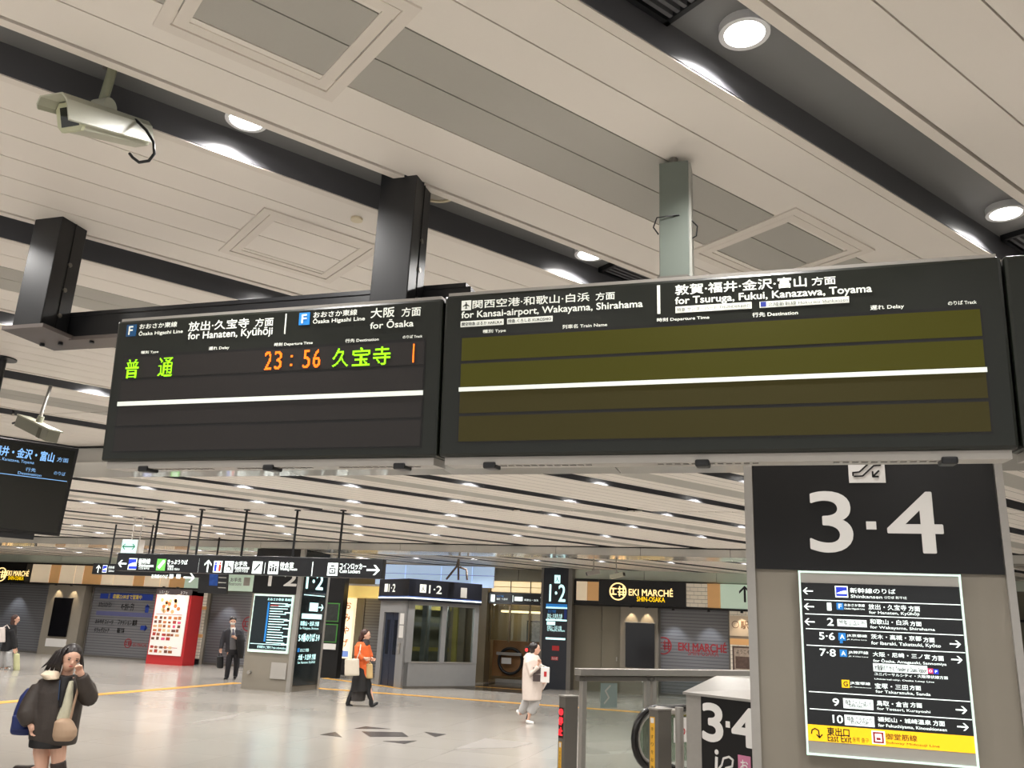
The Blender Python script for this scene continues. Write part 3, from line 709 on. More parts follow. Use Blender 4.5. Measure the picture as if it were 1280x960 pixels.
pier(-27.85, -26.05, -27.42, -26.55, .69, 2.16, 'stone pier with black display between the closed shutters by the red menu stand', 0, ((-27.5, -26.5, .3, .6),))
pier(-4.75, -3.55, -4.57, -3.65, .8, 2.16, 'stone pier with black display under the glowing shop sign', 1, ((-4.57, -4.3, .42, .72), (-4.05, -3.68, .36, .66)))
MB().box(-6.3, 28.3, 0, -5.4, 28.5, 2.64).build('stone_slab', M_wall, wall); MB().box(-5.38, 28.25, 1.9, -4.78, 28.5, 2.64).build('stone_slab', M_wall, wall); MB().box(-5.38, 28.25, 0, -4.78, 28.5, 1.89).build('stone_slab', M_wall, wall)
MB().box(-4.9, 28.22, .95, -4.87, 28.26, 1.08).build('door_pull', M_steel, wall)
def wash(p, e, col=(.86, .92, 1), size=75, tilt=14, where='', group=None):
    l = bpy.data.lights.new('wash', 'SPOT'); l.energy = e; l.color = col; l.spot_size = math.radians(size); l.spot_blend = .7; l.shadow_soft_size = .03
    o = bpy.data.objects.new('wash_lamp', l); COL.objects.link(o); o.location = p; o.rotation_euler = (math.radians(tilt), 0, 0)
    f = thing('wall_spotlight', 'small black spotlight ' + where, 'light', p, group)
    MB().cyl((p[0], p[1], p[2] + .02), (p[0], p[1], p[2] + .09), .045, n=12).build('can', M_blk2, f)
    o.parent = f; o.matrix_parent_inverse = Matrix.Translation(-V(p))
for xs_, wh in (((-31.2, -29.6), 'over the shutter beside the far glowing shop sign'), ((-19.6, -17.9), 'over the shutter behind the dark suited person'), ((-3.05, -1.95), 'over the shutter with large red lettering')):
    for xx in xs_: wash((xx, 27.9, 2.56), 60, where=wh, group='spotlights ' + wh)
# tiled pier with poster
tp = thing('tiled_pier', 'white tiled pier with framed poster beside the shutter with red emblem', 'pier', (-.9, 28.2, 0))
MB().box(-1.34, 28.15, 0, -.3, 28.5, 2.64).build('core', mat('pale_mortar', (170, 160, 145), .8), tp)
for r in range(22):
    z = .02 + r * .12
    if 1.62 < z < 1.82 or z < .2 or .3 < z < .45: continue
    x = -1.33 + (0 if r % 2 else -.12)
    while x < -.32:
        a, b_ = max(x, -1.33), min(x + .235, -.31)
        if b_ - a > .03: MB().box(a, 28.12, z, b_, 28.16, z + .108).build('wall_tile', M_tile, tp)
        x += .245
for z0, z1 in ((1.64, 1.82), (.32, .46)): MB().box(-1.34, 28.11, z0, -.3, 28.16, z1).build('wood_band', M_wood, tp)
MB().box(-1.34, 28.1, 1.9, -.3, 28.13, 2.5).build('text_plate', mat('cream_plate', (226, 206, 180), .5), tp)
PFt = front(0, 28.1, 0); txt(PFt, '駅弁', -1.0, 2.12, -.5, 2.36, mat('brown_print', (130, 100, 76), .5), tp, .02); MB().ring(PFt, -1.16, 2.24, .09, .11, 0, .005).build('round_emblem', MATS['brown_print'], tp)
MB().box(-1.27, 28.06, .72, -.62, 28.12, 1.6).build('poster_frame', mat('brown_frame', (84, 66, 58), .4), tp)
MB().box(-1.22, 28.05, .78, -.67, 28.065, 1.55).build('poster', mat('poster_beige', (176, 158, 142), .5, var=.5, scale=9), tp)
txt(front(0, 28.05, 0), 'ようこそ', -1.15, 1.38, -.75, 1.5, M_blk2, tp); MB().box(-1.18, 28.04, .95, -.72, 28.06, 1.3).build('poster_picture', mat('poster_picture', (96, 76, 66), .5, var=.6, scale=14), tp)
wash((-.95, 27.9, 2.56), 16, (1, .82, .6), 80, where='over the white tiled pier with framed poster')
# red menu stand
rs = thing('menu_stand', 'red stand with a white menu poster under two warm lamps', 'stand', (-20.9, 27.2, 0))
RF = front(0, 26.8, 0)
MB().box(-21.66, 26.82, 0, -20.12, 27.5, 2.58).build('body', M_redp, rs)
MB().box(-21.66, 26.8, 2.42, -20.12, 27.5, 2.62).build('header', mat('dark_header', (70, 62, 62), .4), rs)
MB().box(-21.6, 26.79, .32, -20.22, 26.82, 2.42).build('poster', mat('menu_paper', (236, 230, 224), .5, emit=.12, var=.02), rs)
txt(RF, 'レストラン', -21.5, 2.46, -21.1, 2.56, M_whitep, rs, d=.012); txt(RF, 'カフェ', -20.6, 2.46, -20.3, 2.56, M_whitep, rs, d=.012)
fc = [mat('food_%d' % k, c, .5, var=.3, scale=30) for k, c in enumerate(((196, 120, 70), (150, 84, 50), (214, 170, 120), (176, 60, 50), (110, 70, 54), (232, 200, 150), (220, 90, 130)))]
for r in range(9):
    for c in range(6):
        if r in (6,) or (r > 6 and c > 4) or (r == 5 and c > 3): continue
        a = -21.54 + c * .2 + random.uniform(-.02, .02); b = 1.56 - r * .145
        MB().pan(RF, a, b, a + random.uniform(.1, .17), b + random.uniform(.07, .11), .012, .016).build('menu_picture', fc[random.randrange(7)], rs)
for k in range(16):
    a, b = -20.95 + .38 * math.cos(k * .7 + .3) * (1 if k % 2 else .6), 2.03 + .2 * math.sin(k * 1.1)
    MB().disc(RF, a, b, .07, .012, .016, 10).build('menu_picture', fc[(0, 2, 5)[k % 3]], rs)
MB().pan(RF, -21.5, 1.72, -20.4, 1.735, .012, .014).build('rule_line', M_redp, rs); MB().pan(RF, -21.5, .58, -20.4, .595, .012, .014).build('rule_line', M_redp, rs)
for xx in (-21.22, -20.62):
    MB().cyl((xx, 26.6, 2.62), (xx, 26.6, 2.70), .05, .04, n=12).build('lamp_can', M_blk2, rs)
    MB().tube([(xx, 26.82, 2.6), (xx, 26.7, 2.68), (xx, 26.6, 2.68)], .012, 6).build('lamp_arm', M_blk2, rs)
    l = bpy.data.lights.new('menu_lamp', 'SPOT'); l.energy = 30; l.color = (1, .74, .5); l.spot_size = math.radians(80); l.spot_blend = .6; l.shadow_soft_size = .03
    o = bpy.data.objects.new('menu_lamp', l); COL.objects.link(o); o.parent = rs; o.matrix_parent_inverse = wm(rs).inverted(); o.location = (xx, 26.6, 2.6); o.rotation_euler = (math.radians(18), 0, 0)
# tiled strip and notices beside the red stand
ts = thing('tiled_pier', 'narrow white tiled pier with notice strip behind the red menu stand', 'pier', (-20.8, 28.2, 0))
MB().box(-21.15, 28.2, 0, -20.45, 28.5, 2.64).build('core', mat('pale_mortar', (170, 160, 145), .8), ts)
for r in range(21):
    z = .2 + r * .115
    for c in range(3):
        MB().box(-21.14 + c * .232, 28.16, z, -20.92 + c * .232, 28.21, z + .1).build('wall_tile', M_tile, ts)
for z in (.95, 1.95): MB().box(-21.15, 28.15, z, -20.44, 28.22, z + .12).build('wood_band', M_wood, ts)
MB().box(-21.05, 28.12, 1.1, -20.55, 28.16, 1.92).build('notice_card', M_whitep, ts)
MB().box(-21.15, 28.14, 0, -20.45, 28.22, .18).build('black_base', M_black, ts)
# black pillar panel, lit strip sign, warm soffit
bp_ = thing('poster_pillar', 'tall black pillar panel with green framed notices behind the steel column', 'pillar', (-14.0, 26.2, 0))
MB().box(-14.3, 26.0, 0, -13.62, 26.3, ZC).build('panel', M_blk2, bp_)
M_grn = mat('green_frame', (70, 130, 60), .4, emit=.15)
for z0, z1 in ((1.75, 2.35), (1.1, 1.68)):
    MB().box(-14.28, 25.97, z0, -13.72, 26.0, z1).build('notice_frame', M_grn, bp_); MB().box(-14.25, 25.96, z0 + .03, -13.75, 25.98, z1 - .03).build('notice', mat('dark_notice', (44, 48, 44), .3, var=.6, scale=14), bp_)
MB().box(-14.28, 25.96, .88, -13.72, 26.0, 1.06).build('notice_card', M_whitep, bp_)
ls = thing('strip_sign', 'tall narrow glowing shop sign strip beside the closed shutter', 'sign', (-14.3, 27.8, .5))
MB().box(-14.5, 27.8, 0, -14.15, 27.9, .56).build('foot', M_blk2, ls)
MB().box(-14.55, 27.75, .55, -14.1, 27.95, 2.58).build('box', mat('glowing_cream', (255, 236, 200), .4, emit=.9, var=.04), ls)
LF = front(0, 27.75, 0)
for i, s in enumerate(('お', 'み', 'や', 'げ')): txt(LF, s, -14.45, 2.2 - i * .42, -14.2, 2.45 - i * .42, mat('orange_print', (220, 130, 80), .5), ls, .02)
MB().box(-14.5, 27.74, .6, -14.15, 27.76, .8).build('colour_band', mat('sky_blue_print', (130, 160, 225), .5, emit=.4), ls)
ws = thing('lit_soffit_box', 'warm yellow lit fascia box between black pillar and elevator', 'fascia', (-13.5, 27.2, 2.6))
MB().box(-14.5, 27.15, 2.6, -12.4, 28.4, 3.02).build('box', mat('warm_yellow_lit', (240, 206, 120), .5, emit=.55, var=.1), ws)
MB().box(-14.5, 27.13, 2.98, -12.4, 27.6, 3.04).build('cap', M_whitep, ws)
# pale blue lit glass band
gb = thing('glass_band', 'pale blue lit glass band above the elevator', 'glass', (-10.8, 27.1, 3.2))
M_pb = mat('pale_blue_lit_glass', (186, 210, 240), .5, emit=.55, var=.08, scale=1)
xs = [-13.0, -11.9, -10.6, -9.5, -8.75]
for a, b in zip(xs, xs[1:]):
    MB().box(a, 27.0, 3.05, b - .02, 27.1, 3.42).build('pane', M_pb, gb); MB().box(a, 27.0, 3.44, b - .02, 27.1, 3.72).build('pane', M_pb, gb)
# ---------------------------------------------------------------- recess with escalator, windows and tower sign
rp = MB().box(-10.3, 28.7, 0, -9.5, 29.3, ZC).build('stone_pillar', mat('olive_stone', (118, 106, 84), .5, var=.08), label='olive brown stone pillar between elevator and wooden escalator panel', cat='pillar')
WF = front(0, 29.0, 0)
for a, b in ((-9.5, -8.5), (-8.48, -7.4)): MB().box(a, 29.0, 3.4, b, 29.2, ZC).build('upper_panel', mat('olive_grey_panel', (150, 144, 124), .5), wr)
w1 = MB().box(-9.5, 29.05, 2.95, -7.3, 29.1, 3.0).build('window_1', M_dsteel, kind='structure')
for i in range(3):
    a = -9.48 + i * .72
    for z0, z1 in ((3.02, 3.18), (3.2, 3.38)): MB().box(a, 29.07, z0, a + .68, 29.09, z1).build('pane', mat('warm_window_glow', (255, 226, 176), .4, emit=.8, var=.25, scale=4), w1)
    MB().box(a - .03, 29.03, 2.95, a, 29.12, 3.4).build('mullion', M_dsteel, w1)
    MB().box(a - .04, 29.03, 1.35, a + .01, 29.12, 2.6).build('mullion', mat('bronze_mullion', (120, 104, 80), .35, metal=.5), w1)
    MB().box(a, 29.08, 1.4, a + .68, 29.09, 2.58).build('pane', M_glass, w1)
ps = thing('platform_sign', 'black hanging sign reading 1 and 2 over the wooden escalator panel', 'sign', (-8.4, 28.9, 2.6))
MB().box(-9.5, 28.8, 2.6, -7.3, 28.95, 2.97).build('box', M_blk2, ps)
QF = front(0, 28.8, 0)
txt(QF, '1', -9.4, 2.67, -9.27, 2.9, M_lit, ps, .03); txt(QF, '2', -7.62, 2.67, -7.45, 2.9, M_lit, ps, .03)
txt(QF, '放出・久宝寺', -9.2, 2.73, -8.8, 2.8, M_lit, ps); txt(QF, '和歌山・白浜', -8.2, 2.73, -7.7, 2.8, M_lit, ps); txt(QF, 'おおさか東線', -9.2, 2.83, -8.95, 2.89, M_blue, ps)
MB().pan(QF, -8.62, 2.68, -8.6, 2.9, 0, .005).build('divider_mark', M_lit, ps); MB().pan(QF, -8.55, 2.72, -8.26, 2.86, 0, .004).build('name_pill', M_lit, ps)
MB().box(-9.45, 30.2, 2.35, -7.4, 30.5, 2.42).build('light_strip', mat('warm_strip_light', (255, 224, 170), .4, emit=3, var=0), wr)
ep = thing('escalator_landing', 'wooden escalator end panel with black looped handrails', 'escalator', (-8.3, 29.5, 0))
MB().box(-9.5, 29.6, .2, -7.4, 29.7, 1.38).build('wood_panel', mat('brown_wood_panel', (150, 108, 66), .5, var=.15), ep)
def loop(cx, cz, rx, rz, y, th): return MB().tube([(cx + rx * math.cos(t * math.pi / 12), y, cz + rz * math.sin(t * math.pi / 12)) for t in range(24)], th, 8, closed=True)
loop(-8.8, .72, .42, .42, 29.45, .05).build('handrail', M_black, ep, smooth=True); loop(-7.7, .72, .36, .42, 29.45, .05).build('handrail', M_black, ep, smooth=True)
MB().box(-9.3, 29.4, .9, -8.4, 29.46, 1.0).build('steel_rail', M_steel, ep); MB().box(-9.3, 29.4, .0, -7.5, 29.5, .12).build('steel_plate', M_steel, ep)
for xx in (-8.25, -7.95): MB().box(xx, 29.3, 0, xx + .12, 29.42, 1.25).build('gate_post', M_dsteel, ep)
MB().disc(front(0, 29.3, 0), -8.19, 1.12, .05, 0, .01, 12).build('red_light', mat('red_lamp', (255, 50, 50), .4, emit=3, var=0), ep)
MB().box(-9.1, 29.38, .62, -8.75, 29.4, .82).build('notice_card', M_whitep, ep)
# glass cases inside the recess
for (a, z1) in ((-8.55, 2.1), (-7.75, 2.05)):
    c_ = thing('display_case', 'dark framed display case behind the wooden panel, ' + ('in its middle' if a < -8 else 'next to the tower sign'), 'display', (a + .25, 30.6, 0))
    MB().box(a, 30.5, .0, a + .6, 30.9, z1).build('frame', mat('dark_brown_case', (58, 48, 40), .4), c_); MB().box(a + .05, 30.48, 1.3, a + .55, 30.5, z1 - .05).build('picture', mat('case_picture', (150, 150, 140), .4, var=.8, scale=12), c_)
    MB().box(a + .05, 30.47, 1.18, a + .55, 30.5, 1.3).build('blue_strip', mat('sky_blue_print', (130, 160, 225), .5, emit=.4), c_)
# tower sign 1-2
tw = thing('tower_sign', 'tall dark tower sign with glowing platform numbers 1 and 2 by the stone wall', 'sign', (-6.85, 28.1, 0))
TF = front(0, 27.85, 0)
MB().box(-7.28, 27.85, 0, -6.4, 28.6, ZC).build('body', mat('navy_black_panel', (34, 38, 46), .3), tw)
MB().box(-6.44, 27.83, 0, -6.3, 28.6, ZC).build('edge_strip', M_dsteel, tw); MB().box(-7.36, 27.83, 0, -7.28, 28.6, ZC).build('edge_strip', M_dsteel, tw)
M_cy = mat('pale_cyan_glow', (196, 240, 240), .4, emit=1.25, var=0)
txp(TF, '1·2', (686.5, 751.5), (707, 731), M_cy, tw, .012); rectp(TF, (693, 729), (700.5, 719), 0, .006, 'pictogram_tile', M_cy, tw); txp(TF, '人', (694, 727.5), (699.5, 721), M_blk2, tw, .02, .01)
rectp(TF, (682.5, 759), (709, 755.5), 0, .005, 'blue_band', M_blue, tw); rectp(TF, (682.5, 760.2), (709, 759.2), 0, .005, 'white_band', M_cy, tw)
rectp(TF, (705, 774), (708.6, 761), 0, .005, 'blue_band', M_stk, tw)
txp(TF, '放出・久宝寺 方面', (684, 771.5), (703, 767.5), M_cy, tw); txp(TF, 'for Hanaten, Kyūhōji', (684, 774.5), (702, 772), M_cy, tw); txp(TF, 'おおさか東線', (685, 766), (695, 762), M_blue, tw)
rectp(TF, (682.5, 775.6), (708.5, 774.8), 0, .005, 'white_band', M_cy, tw); rectp(TF, (683.5, 781), (694, 777), 0, .005, 'name_pill', M_cy, tw)
txp(TF, '和歌山・白浜 方面', (684, 786.5), (702, 782.5), M_cy, tw); txp(TF, 'for Wakayama, Shirahama', (684, 789.5), (706, 787), M_cy, tw); rectp(TF, (682, 799), (706.5, 797.8), 0, .005, 'white_band', M_cy, tw)
rectp(TF, (690, 813), (699, 807.5), 0, .006, 'red_plate', M_redp, tw); rectp(TF, (689, 825), (697.5, 821), 0, .006, 'red_plate', M_redp, tw)
txp(TF, '消火栓', (689.5, 824.5), (697, 821.5), M_whitep, tw, 0, .009)
# ---------------------------------------------------------------- elevator
ev = thing('elevator', 'grey glass-sided elevator booth with black band reading 1 2', 'elevator', (-10.3, 24.2, 0))
EC = V((-10.343, 23.877, 0)); ND = -QD
M_eg = mat('grey_booth_panel', (140, 140, 140), .45); M_navy = mat('navy_black_band', (30, 32, 40), .35)
LS, LN = 2.55, 1.72
ER = Fr(EC, SD, Z); EL = Fr(EC + QD * LN, ND, Z)          # right glass face, left door face
MB().pan(ER, 0, 0, LS, .72, -.12, 0).build('lower_panel', M_eg, ev)
MB().pan(ER, -.0, 2.36, LS, 2.5, -.12, 0).build('head_panel', M_eg, ev)
for a0, a1 in ((0, .22), (1.2, 1.36), (2.4, LS)): MB().pan(ER, a0, .72, a1, 2.36, -.12, .01).build('glass_post', M_eg, ev)
for a0, a1 in ((.22, 1.2), (1.36, 2.4)): 
    MB().pan(ER, a0, .72, a1, 2.36, -.07, -.05).build('pane', M_glass, ev); MB().pan(ER, a0, .72, a1, .75, -.12, .012).build('sill', M_steel, ev)
MB().pan(ER, 0, .0, LS, .07, -.1, .02).build('plinth', M_dsteel, ev)
for a0, a1, z0, z1, m in ((0, .28, 0, 2.5, M_eg), (1.18, LN, 0, 2.5, M_eg), (.28, 1.18, 2.12, 2.5, M_eg)): MB().pan(EL, a0, z0, a1, z1, -.12, 0).build('door_surround', m, ev)
M_door = mat('navy_elevator_door', (52, 60, 78), .3, metal=.3)
for a0, a1 in ((.28, .72), (.74, 1.18)): 
    d = MB().pan(EL, a0, 0, a1, 2.12, -.11, -.06).build('door_leaf', M_door, ev); MB().pan(EL, a0 + .12, .9, a0 + .3, 1.9, -.06, -.055).build('door_window', mat('dark_door_glass', (34, 38, 46), .15), d)
MB().pan(EL, 1.3, .95, 1.4, 1.25, 0, .02).build('call_panel', M_steel, ev); MB().pan(EL, 1.28, 1.4, 1.52, 1.75, 0, .01).build('notice_card', M_whitep, ev); MB().pan(EL, 1.28, 1.78, 1.52, 2.1, 0, .01).build('notice_card', M_whitep, ev)
o_ = .1
for f_, L in ((ER, LS), (EL, LN)):
    lo, hi = (-.1, L) if f_ is ER else (0, L + .1)
    MB().pan(f_, lo, 2.46, hi, 3.1, -.14, .1).build('band', M_navy, ev)
    MB().pan(f_, lo, 2.53, hi, 2.57, .1, .104).build('white_stripe', M_lit, ev); MB().pan(f_, lo, 2.575, hi, 2.6, .1, .103).build('blue_stripe', mat('deep_blue_stripe', (60, 90, 160), .4, emit=.3), ev)
MB().poly(Fr((0, 0, 3.02), X, Y), [tuple((EC + a * SD + b * QD)[:2]) for a, b in ((-.05, -.05), (LS, -.05), (LS, LN), (-.05, LN))], 0, .06).build('roof', M_navy, ev)
txt(ER, '1·2', .6, 2.72, 1.05, 2.95, M_white, ev, .025, .105); MB().pan(ER, .28, 2.72, .5, 2.96, .1, .104).build('pictogram_tile', M_white, ev)
txt(ER, '人', .33, 2.76, .45, 2.92, M_blk2, ev, .02, .107); MB().pan(ER, 1.75, 2.65, 1.98, 2.95, .1, .104).build('notice_card', M_greyp, ev)
txt(EL, '1·2', .62, 2.72, 1.02, 2.95, M_white, ev, .02, .105); MB().pan(EL, .35, 2.72, .55, 2.96, .1, .104).build('pictogram_tile', M_white, ev)
# inside of the shaft
M_yg = mat('yellow_green_steel', (150, 138, 72), .45); M_shaftd = mat('grey_shaft_steel', (120, 124, 122), .4, metal=.4)
MB().poly(Fr((0, 0, .0), X, Y), [tuple((EC + a * SD + b * QD)[:2]) for a, b in ((.15, .2), (LS - .1, .2), (LS - .1, LN - .2), (.15, LN - .2))], .0, .3).build('car_floor', M_shaftd, ev)
for a, b in ((.3, 1.2), (.75, 1.3), (1.5, 1.3), (2.2, 1.3), (.9, .5), (2.0, .45)):
    p = EC + SD * a + QD * b; MB().box(p.x - .07, p.y - .07, .3, p.x + .07, p.y + .07, 3.0).build('guide_rail', (M_yg, M_shaftd)[int(b * 10) % 2], ev)
for z in (1.0, 1.75, 2.25): MB().ob(EC + SD * .2 + QD * 1.35 + Z * z, SD * 2.2, QD * .08, Z * .12).build('cross_beam', M_yg if z != 1.75 else M_shaftd, ev)
MB().ob(EC + SD * .1 + QD * 1.55, SD * 2.4, QD * .06, Z * 3.0).build('back_panel', mat('shaft_back', (112, 112, 96), .5, var=.3, scale=2), ev)
for a, b in ((.7, .9), (1.9, .9)):  # lamps added to brighten the dark inside behind the panes
    p = EC + SD * a + QD * b; MB().cyl((p.x, p.y, 2.9), (p.x, p.y, 2.95), .12, n=16).build('shaft_fill_lamp', mat('warm_strip_light', (255, 224, 170), .4, emit=3, var=0), ev)
    l = bpy.data.lights.new('shaft_fill_lamp', 'POINT'); l.energy = 40; l.shadow_soft_size = .1; o = bpy.data.objects.new('shaft_fill_light', l); COL.objects.link(o); o.parent = ev; o.matrix_parent_inverse = wm(ev).inverted(); o.location = (p.x, p.y, 2.75)
for pts, nm in (((( 558, 724), (571, 708), (573.5, 698)), 'conduit'), (((575, 709), (583, 712), (584, 725)), 'conduit'), (((573.5, 700), (573, 712), (573, 725)), 'conduit')):
    MB().tube([at(x, y, 25.0) for x, y in pts], .035, 8).build(nm, mat('brown_conduit', (110, 100, 90), .5), ev)
# ---------------------------------------------------------------- big pillar by the camera, platforms 3 and 4
pr = thing('station_pillar', 'big stone pillar with white numerals 3 and 4 on a black board', 'pillar', (.63, 6.7, 0))
PF = front(0, 6.0, 0)
MB().box(-.11, 6.02, 0, 1.39, 7.4, ZC).build('core', M_stone, pr)
MB().box(-.165, 5.99, 0, -.11, 7.42, ZC).build('steel_edge', M_steel, pr); MB().box(1.385, 5.99, 0, 1.43, 7.42, ZC).build('steel_edge', M_steel, pr)
MB().box(-.105, 6.0, 2.315, 1.38, 6.02, ZC).build('black_board', M_blk2, pr)
P7 = lambda x, y: (920 + x / 3.556, 560 + y / 3.556)
def numeral(fr, s, ll, ur, m, parent, bold=.03, d=.004): return txp(fr, s, ll, ur, m, parent, bold, d, 'numeral')
numeral(PF, '3', P7(336, 460), P7(505, 196), M_whitep, pr, .016); numeral(PF, '4', P7(684, 462), P7(902, 199), M_whitep, pr, .016)
rectp(PF, P7(580, 362), P7(622, 327), 0, .004, 'dot', M_whitep, pr)
a0, c0 = PF.px(*P7(503, 155)); a1 = PF.px(*P7(666, 155))[0]
pict = MB().pan(PF, a0, c0, a1, c0 + (a1 - a0), 0, .004).build('pictogram_tile', M_whitep, pr)
def stroke(fr, pts, w_, m, parent, d=.006, name='pictogram_line'):
    mb = MB()
    for (x0, y0), (x1, y1) in zip(pts, pts[1:]):
        dx, dy = x1 - x0, y1 - y0; L = math.hypot(dx, dy) or 1; nx, ny = -dy / L * w_ / 2, dx / L * w_ / 2
        mb.poly(fr, [(x0 + nx, y0 + ny), (x0 - nx, y0 - ny), (x1 - nx, y1 - ny), (x1 + nx, y1 + ny)], d - .003, d)
        mb.disc(fr, x1, y1, w_ / 2, d - .003, d, 10)
    return mb.build(name, m, parent)
def escal(fr, a0, c0, s, m, parent, d=.006):
    P = lambda x, y: (a0 + x * s, c0 + y * s)
    stroke(fr, [P(*q) for q in ((.12, .2), (.12, .3), (.3, .32), (.62, .62), (.85, .62), (.88, .52), (.7, .5), (.38, .2), (.16, .19))], .045 * s, m, parent, d)
    stroke(fr, [P(.44, .62), P(.44, .95)], .12 * s, m, parent, d)
    stroke(fr, [P(.84, .36), P(.66, .18), P(.66, .32)], .05 * s, m, parent, d); stroke(fr, [P(.66, .18), P(.8, .18)], .05 * s, m, parent, d)
escal(PF, a0, c0, a1 - a0, M_blk2, pr)
# illuminated direction panel
P6 = lambda x, y: (980 + x / 3.692, 700 + y / 3.692)
ib = thing('direction_board', 'illuminated black direction board with yellow exit band on the big pillar', 'sign', (.64, 6.0, 1.2))
fa0, fb1 = PF.px(*P6(62, 52)); fa1 = PF.px(*P6(860, 500))[0] + .02; fb0 = PF.px(*P6(107, 893))[1]
fa1 = PF.px(*P6(846, 480))[0]; fa0 = PF.px(*P6(84, 470))[0]
MB().pan(PF, fa0, fb0, fa1, fb1, .001, .05).build('case', M_tray, ib)
for (x0, y0, x1, y1) in ((fa0, fb0, fa0 + .012, fb1), (fa1 - .012, fb0, fa1, fb1), (fa0, fb0, fa1, fb0 + .012), (fa0, fb1 - .012, fa1, fb1)): MB().pan(PF, x0, y0, x1, y1, .05, .062).build('lit_edge', mat('lit_edge', (214, 236, 226), .3, emit=.6, var=0), ib)
IF = front(0, 5.948, 0)
zt = IF.px(*P6(75, 104))[1]; zy1 = IF.px(*P6(110, 757))[1]; zy0 = IF.px(*P6(112, 832))[1]
MB().pan(IF, fa0 + .014, zy1, fa1 - .014, zt, -.002, .003).build('black_face', mat('black_acrylic', (22, 24, 26), .12, var=.05), ib)
MB().pan(IF, fa0 + .014, zy0, fa1 - .014, zy1, -.002, .003).build('yellow_band', M_yel, ib)
def T6(s, ll, ur, bold=.02, m=M_lit, d=.006):
    k = .04 + .035 * (ll[1] - 180) / 500; dx = (ur[0] - ll[0]) if m is not M_blk2 else 0      # the rows lean in the photograph
    txp(IF, s, P6(ll[0], ll[1] - k * dx * .8), P6(ur[0], ur[1] + k * dx * .8), m, ib, min(bold, .022) * (.6 if len(s) > 3 else 1), d)
def A6(x, y, ang, size=.062): arrow(IF, *IF.px(*P6(x, y)), size, ang, M_lit, ib, .006)
def R6(ll, ur, m, name='name_pill', d=.005): rectp(IF, P6(*ll), P6(*ur), 0, d, name, m, ib)
for y in (183, 248, 316, 392, 605, 684): 
    c = IF.px(*P6(95, y))[1]; MB().pan(IF, fa0 + .03, c - .0025, fa1 - .016, c + .0025, .002, .005).build('rule_line', M_lit, ib)
M_navyl = mat('rail_blue_lit', (40, 60, 200), .4, emit=.6, var=0)
for x, y in ((110, 143), (115, 215), (118, 285)): A6(x, y, math.pi)
for x, y in ((790, 388), (797, 460), (818, 692), (825, 770)): A6(x, y, 0)
R6((237, 172), (293, 121), M_lit, 'emblem_tile'); R6((241, 166), (289, 126), M_navyl, 'emblem_tile', .006)
def train(fr, ll, ur, m, parent, d=.008):
    a0, c0 = fr.px(*ll); a1, c1 = fr.px(*ur); W_, H_ = a1 - a0, c1 - c0
    MB().poly(fr, [(a0 + x * W_, c0 + y * H_) for x, y in ((.05, .25), (.95, .25), (.95, .62), (.75, .62), (.4, .5), (.08, .34))], d - .002, d).build('train_symbol', m, parent)
train(IF, P6(241, 166), P6(289, 126), M_lit, ib)
T6('新幹線のりば', (305, 158), (513, 128)); T6('Shinkansen', (308, 179), (452, 160)); T6('신칸센 新干线', (462, 182), (565, 166), 0)
T6('1', (200, 233), (217, 198), .04); R6((243, 229), (273, 198), M_blue, 'emblem_tile'); T6('F', (252, 223), (265, 203), .03, M_lit, .008)
T6('おおさか東線', (278, 217), (372, 201)); T6('Osaka Higashi Line', (278, 233), (372, 220)); T6('放出・久宝寺', (390, 234), (563, 203)); T6('方面', (575, 238), (625, 212)); T6('for Hanaten, Kyūhōji', (393, 260), (623, 234))
T6('2', (200, 303), (227, 268), .04); R6((247, 305), (380, 278), M_lit); T6('特急 くろしお', (255, 294), (372, 281), .05, M_blk2, .008); T6('KUROSHIO', (285, 303), (345, 296), .05, M_blk2, .008)
T6('和歌山・白浜', (397, 302), (572, 272)); T6('方面', (582, 306), (633, 283)); T6('for Wakayama, Shirahama', (398, 331), (695, 303))
T6('5·6', (163, 369), (232, 333), .04); R6((252, 371), (284, 337), M_blue, 'emblem_tile'); T6('A', (259, 364), (277, 343), .03, M_lit, .008); T6('JR京都線', (290, 360), (382, 341)); T6('JR Kyōto Line', (290, 374), (382, 363), 0); R6((258, 384), (271, 372), M_blue, 'emblem_tile')
T6('茨木・高槻・京都', (402, 374), (632, 342)); T6('方面', (643, 381), (693, 357)); T6('for Ibaraki, Takatsuki, Kyōto', (403, 408), (722, 374))
T6('7·8', (166, 445), (237, 409), .04); R6((258, 446), (290, 414), M_blue, 'emblem_tile'); T6('A', (265, 440), (283, 420), .03, M_lit, .008); T6('JR神戸線', (297, 438), (388, 418)); T6('JR Kōbe Line', (297, 452), (388, 441), 0)
T6('大阪・尼崎・三ノ宮', (410, 457), (672, 424)); T6('方面', (683, 466), (735, 440)); T6('for Ōsaka, Amagasaki, Sannomiya', (412, 490), (748, 455))
R6((413, 513), (660, 489), M_lit); T6('大阪駅のりかえ Transfer at Osaka Station', (418, 510), (655, 495), .05, M_blk2, .008)
R6((664, 523), (687, 501), mat('rose_tile', (214, 60, 110), .4, emit=.6, var=0), 'emblem_tile'); T6('O', (669, 518), (682, 506), .03, M_lit, .008); R6((690, 526), (712, 504), M_navyl, 'emblem_tile'); T6('P', (697, 521), (706, 509), .03, M_lit, .008)
T6('ユニバーサルシティ・大阪環状線方面', (417, 550), (755, 519)); T6('Universal-city, Osaka Loop Line', (418, 568), (692, 545))
R6((267, 588), (301, 554), M_yel, 'emblem_tile'); T6('G', (275, 582), (293, 560), .03, M_blk2, .008); T6('JR宝塚線', (305, 580), (397, 560)); T6('JR Takarazuka Line', (305, 594), (402, 583), 0)
T6('宝塚・三田', (420, 600), (570, 568)); T6('方面', (580, 602), (630, 578)); T6('for Takarazuka, Sanda', (423, 628), (675, 600))
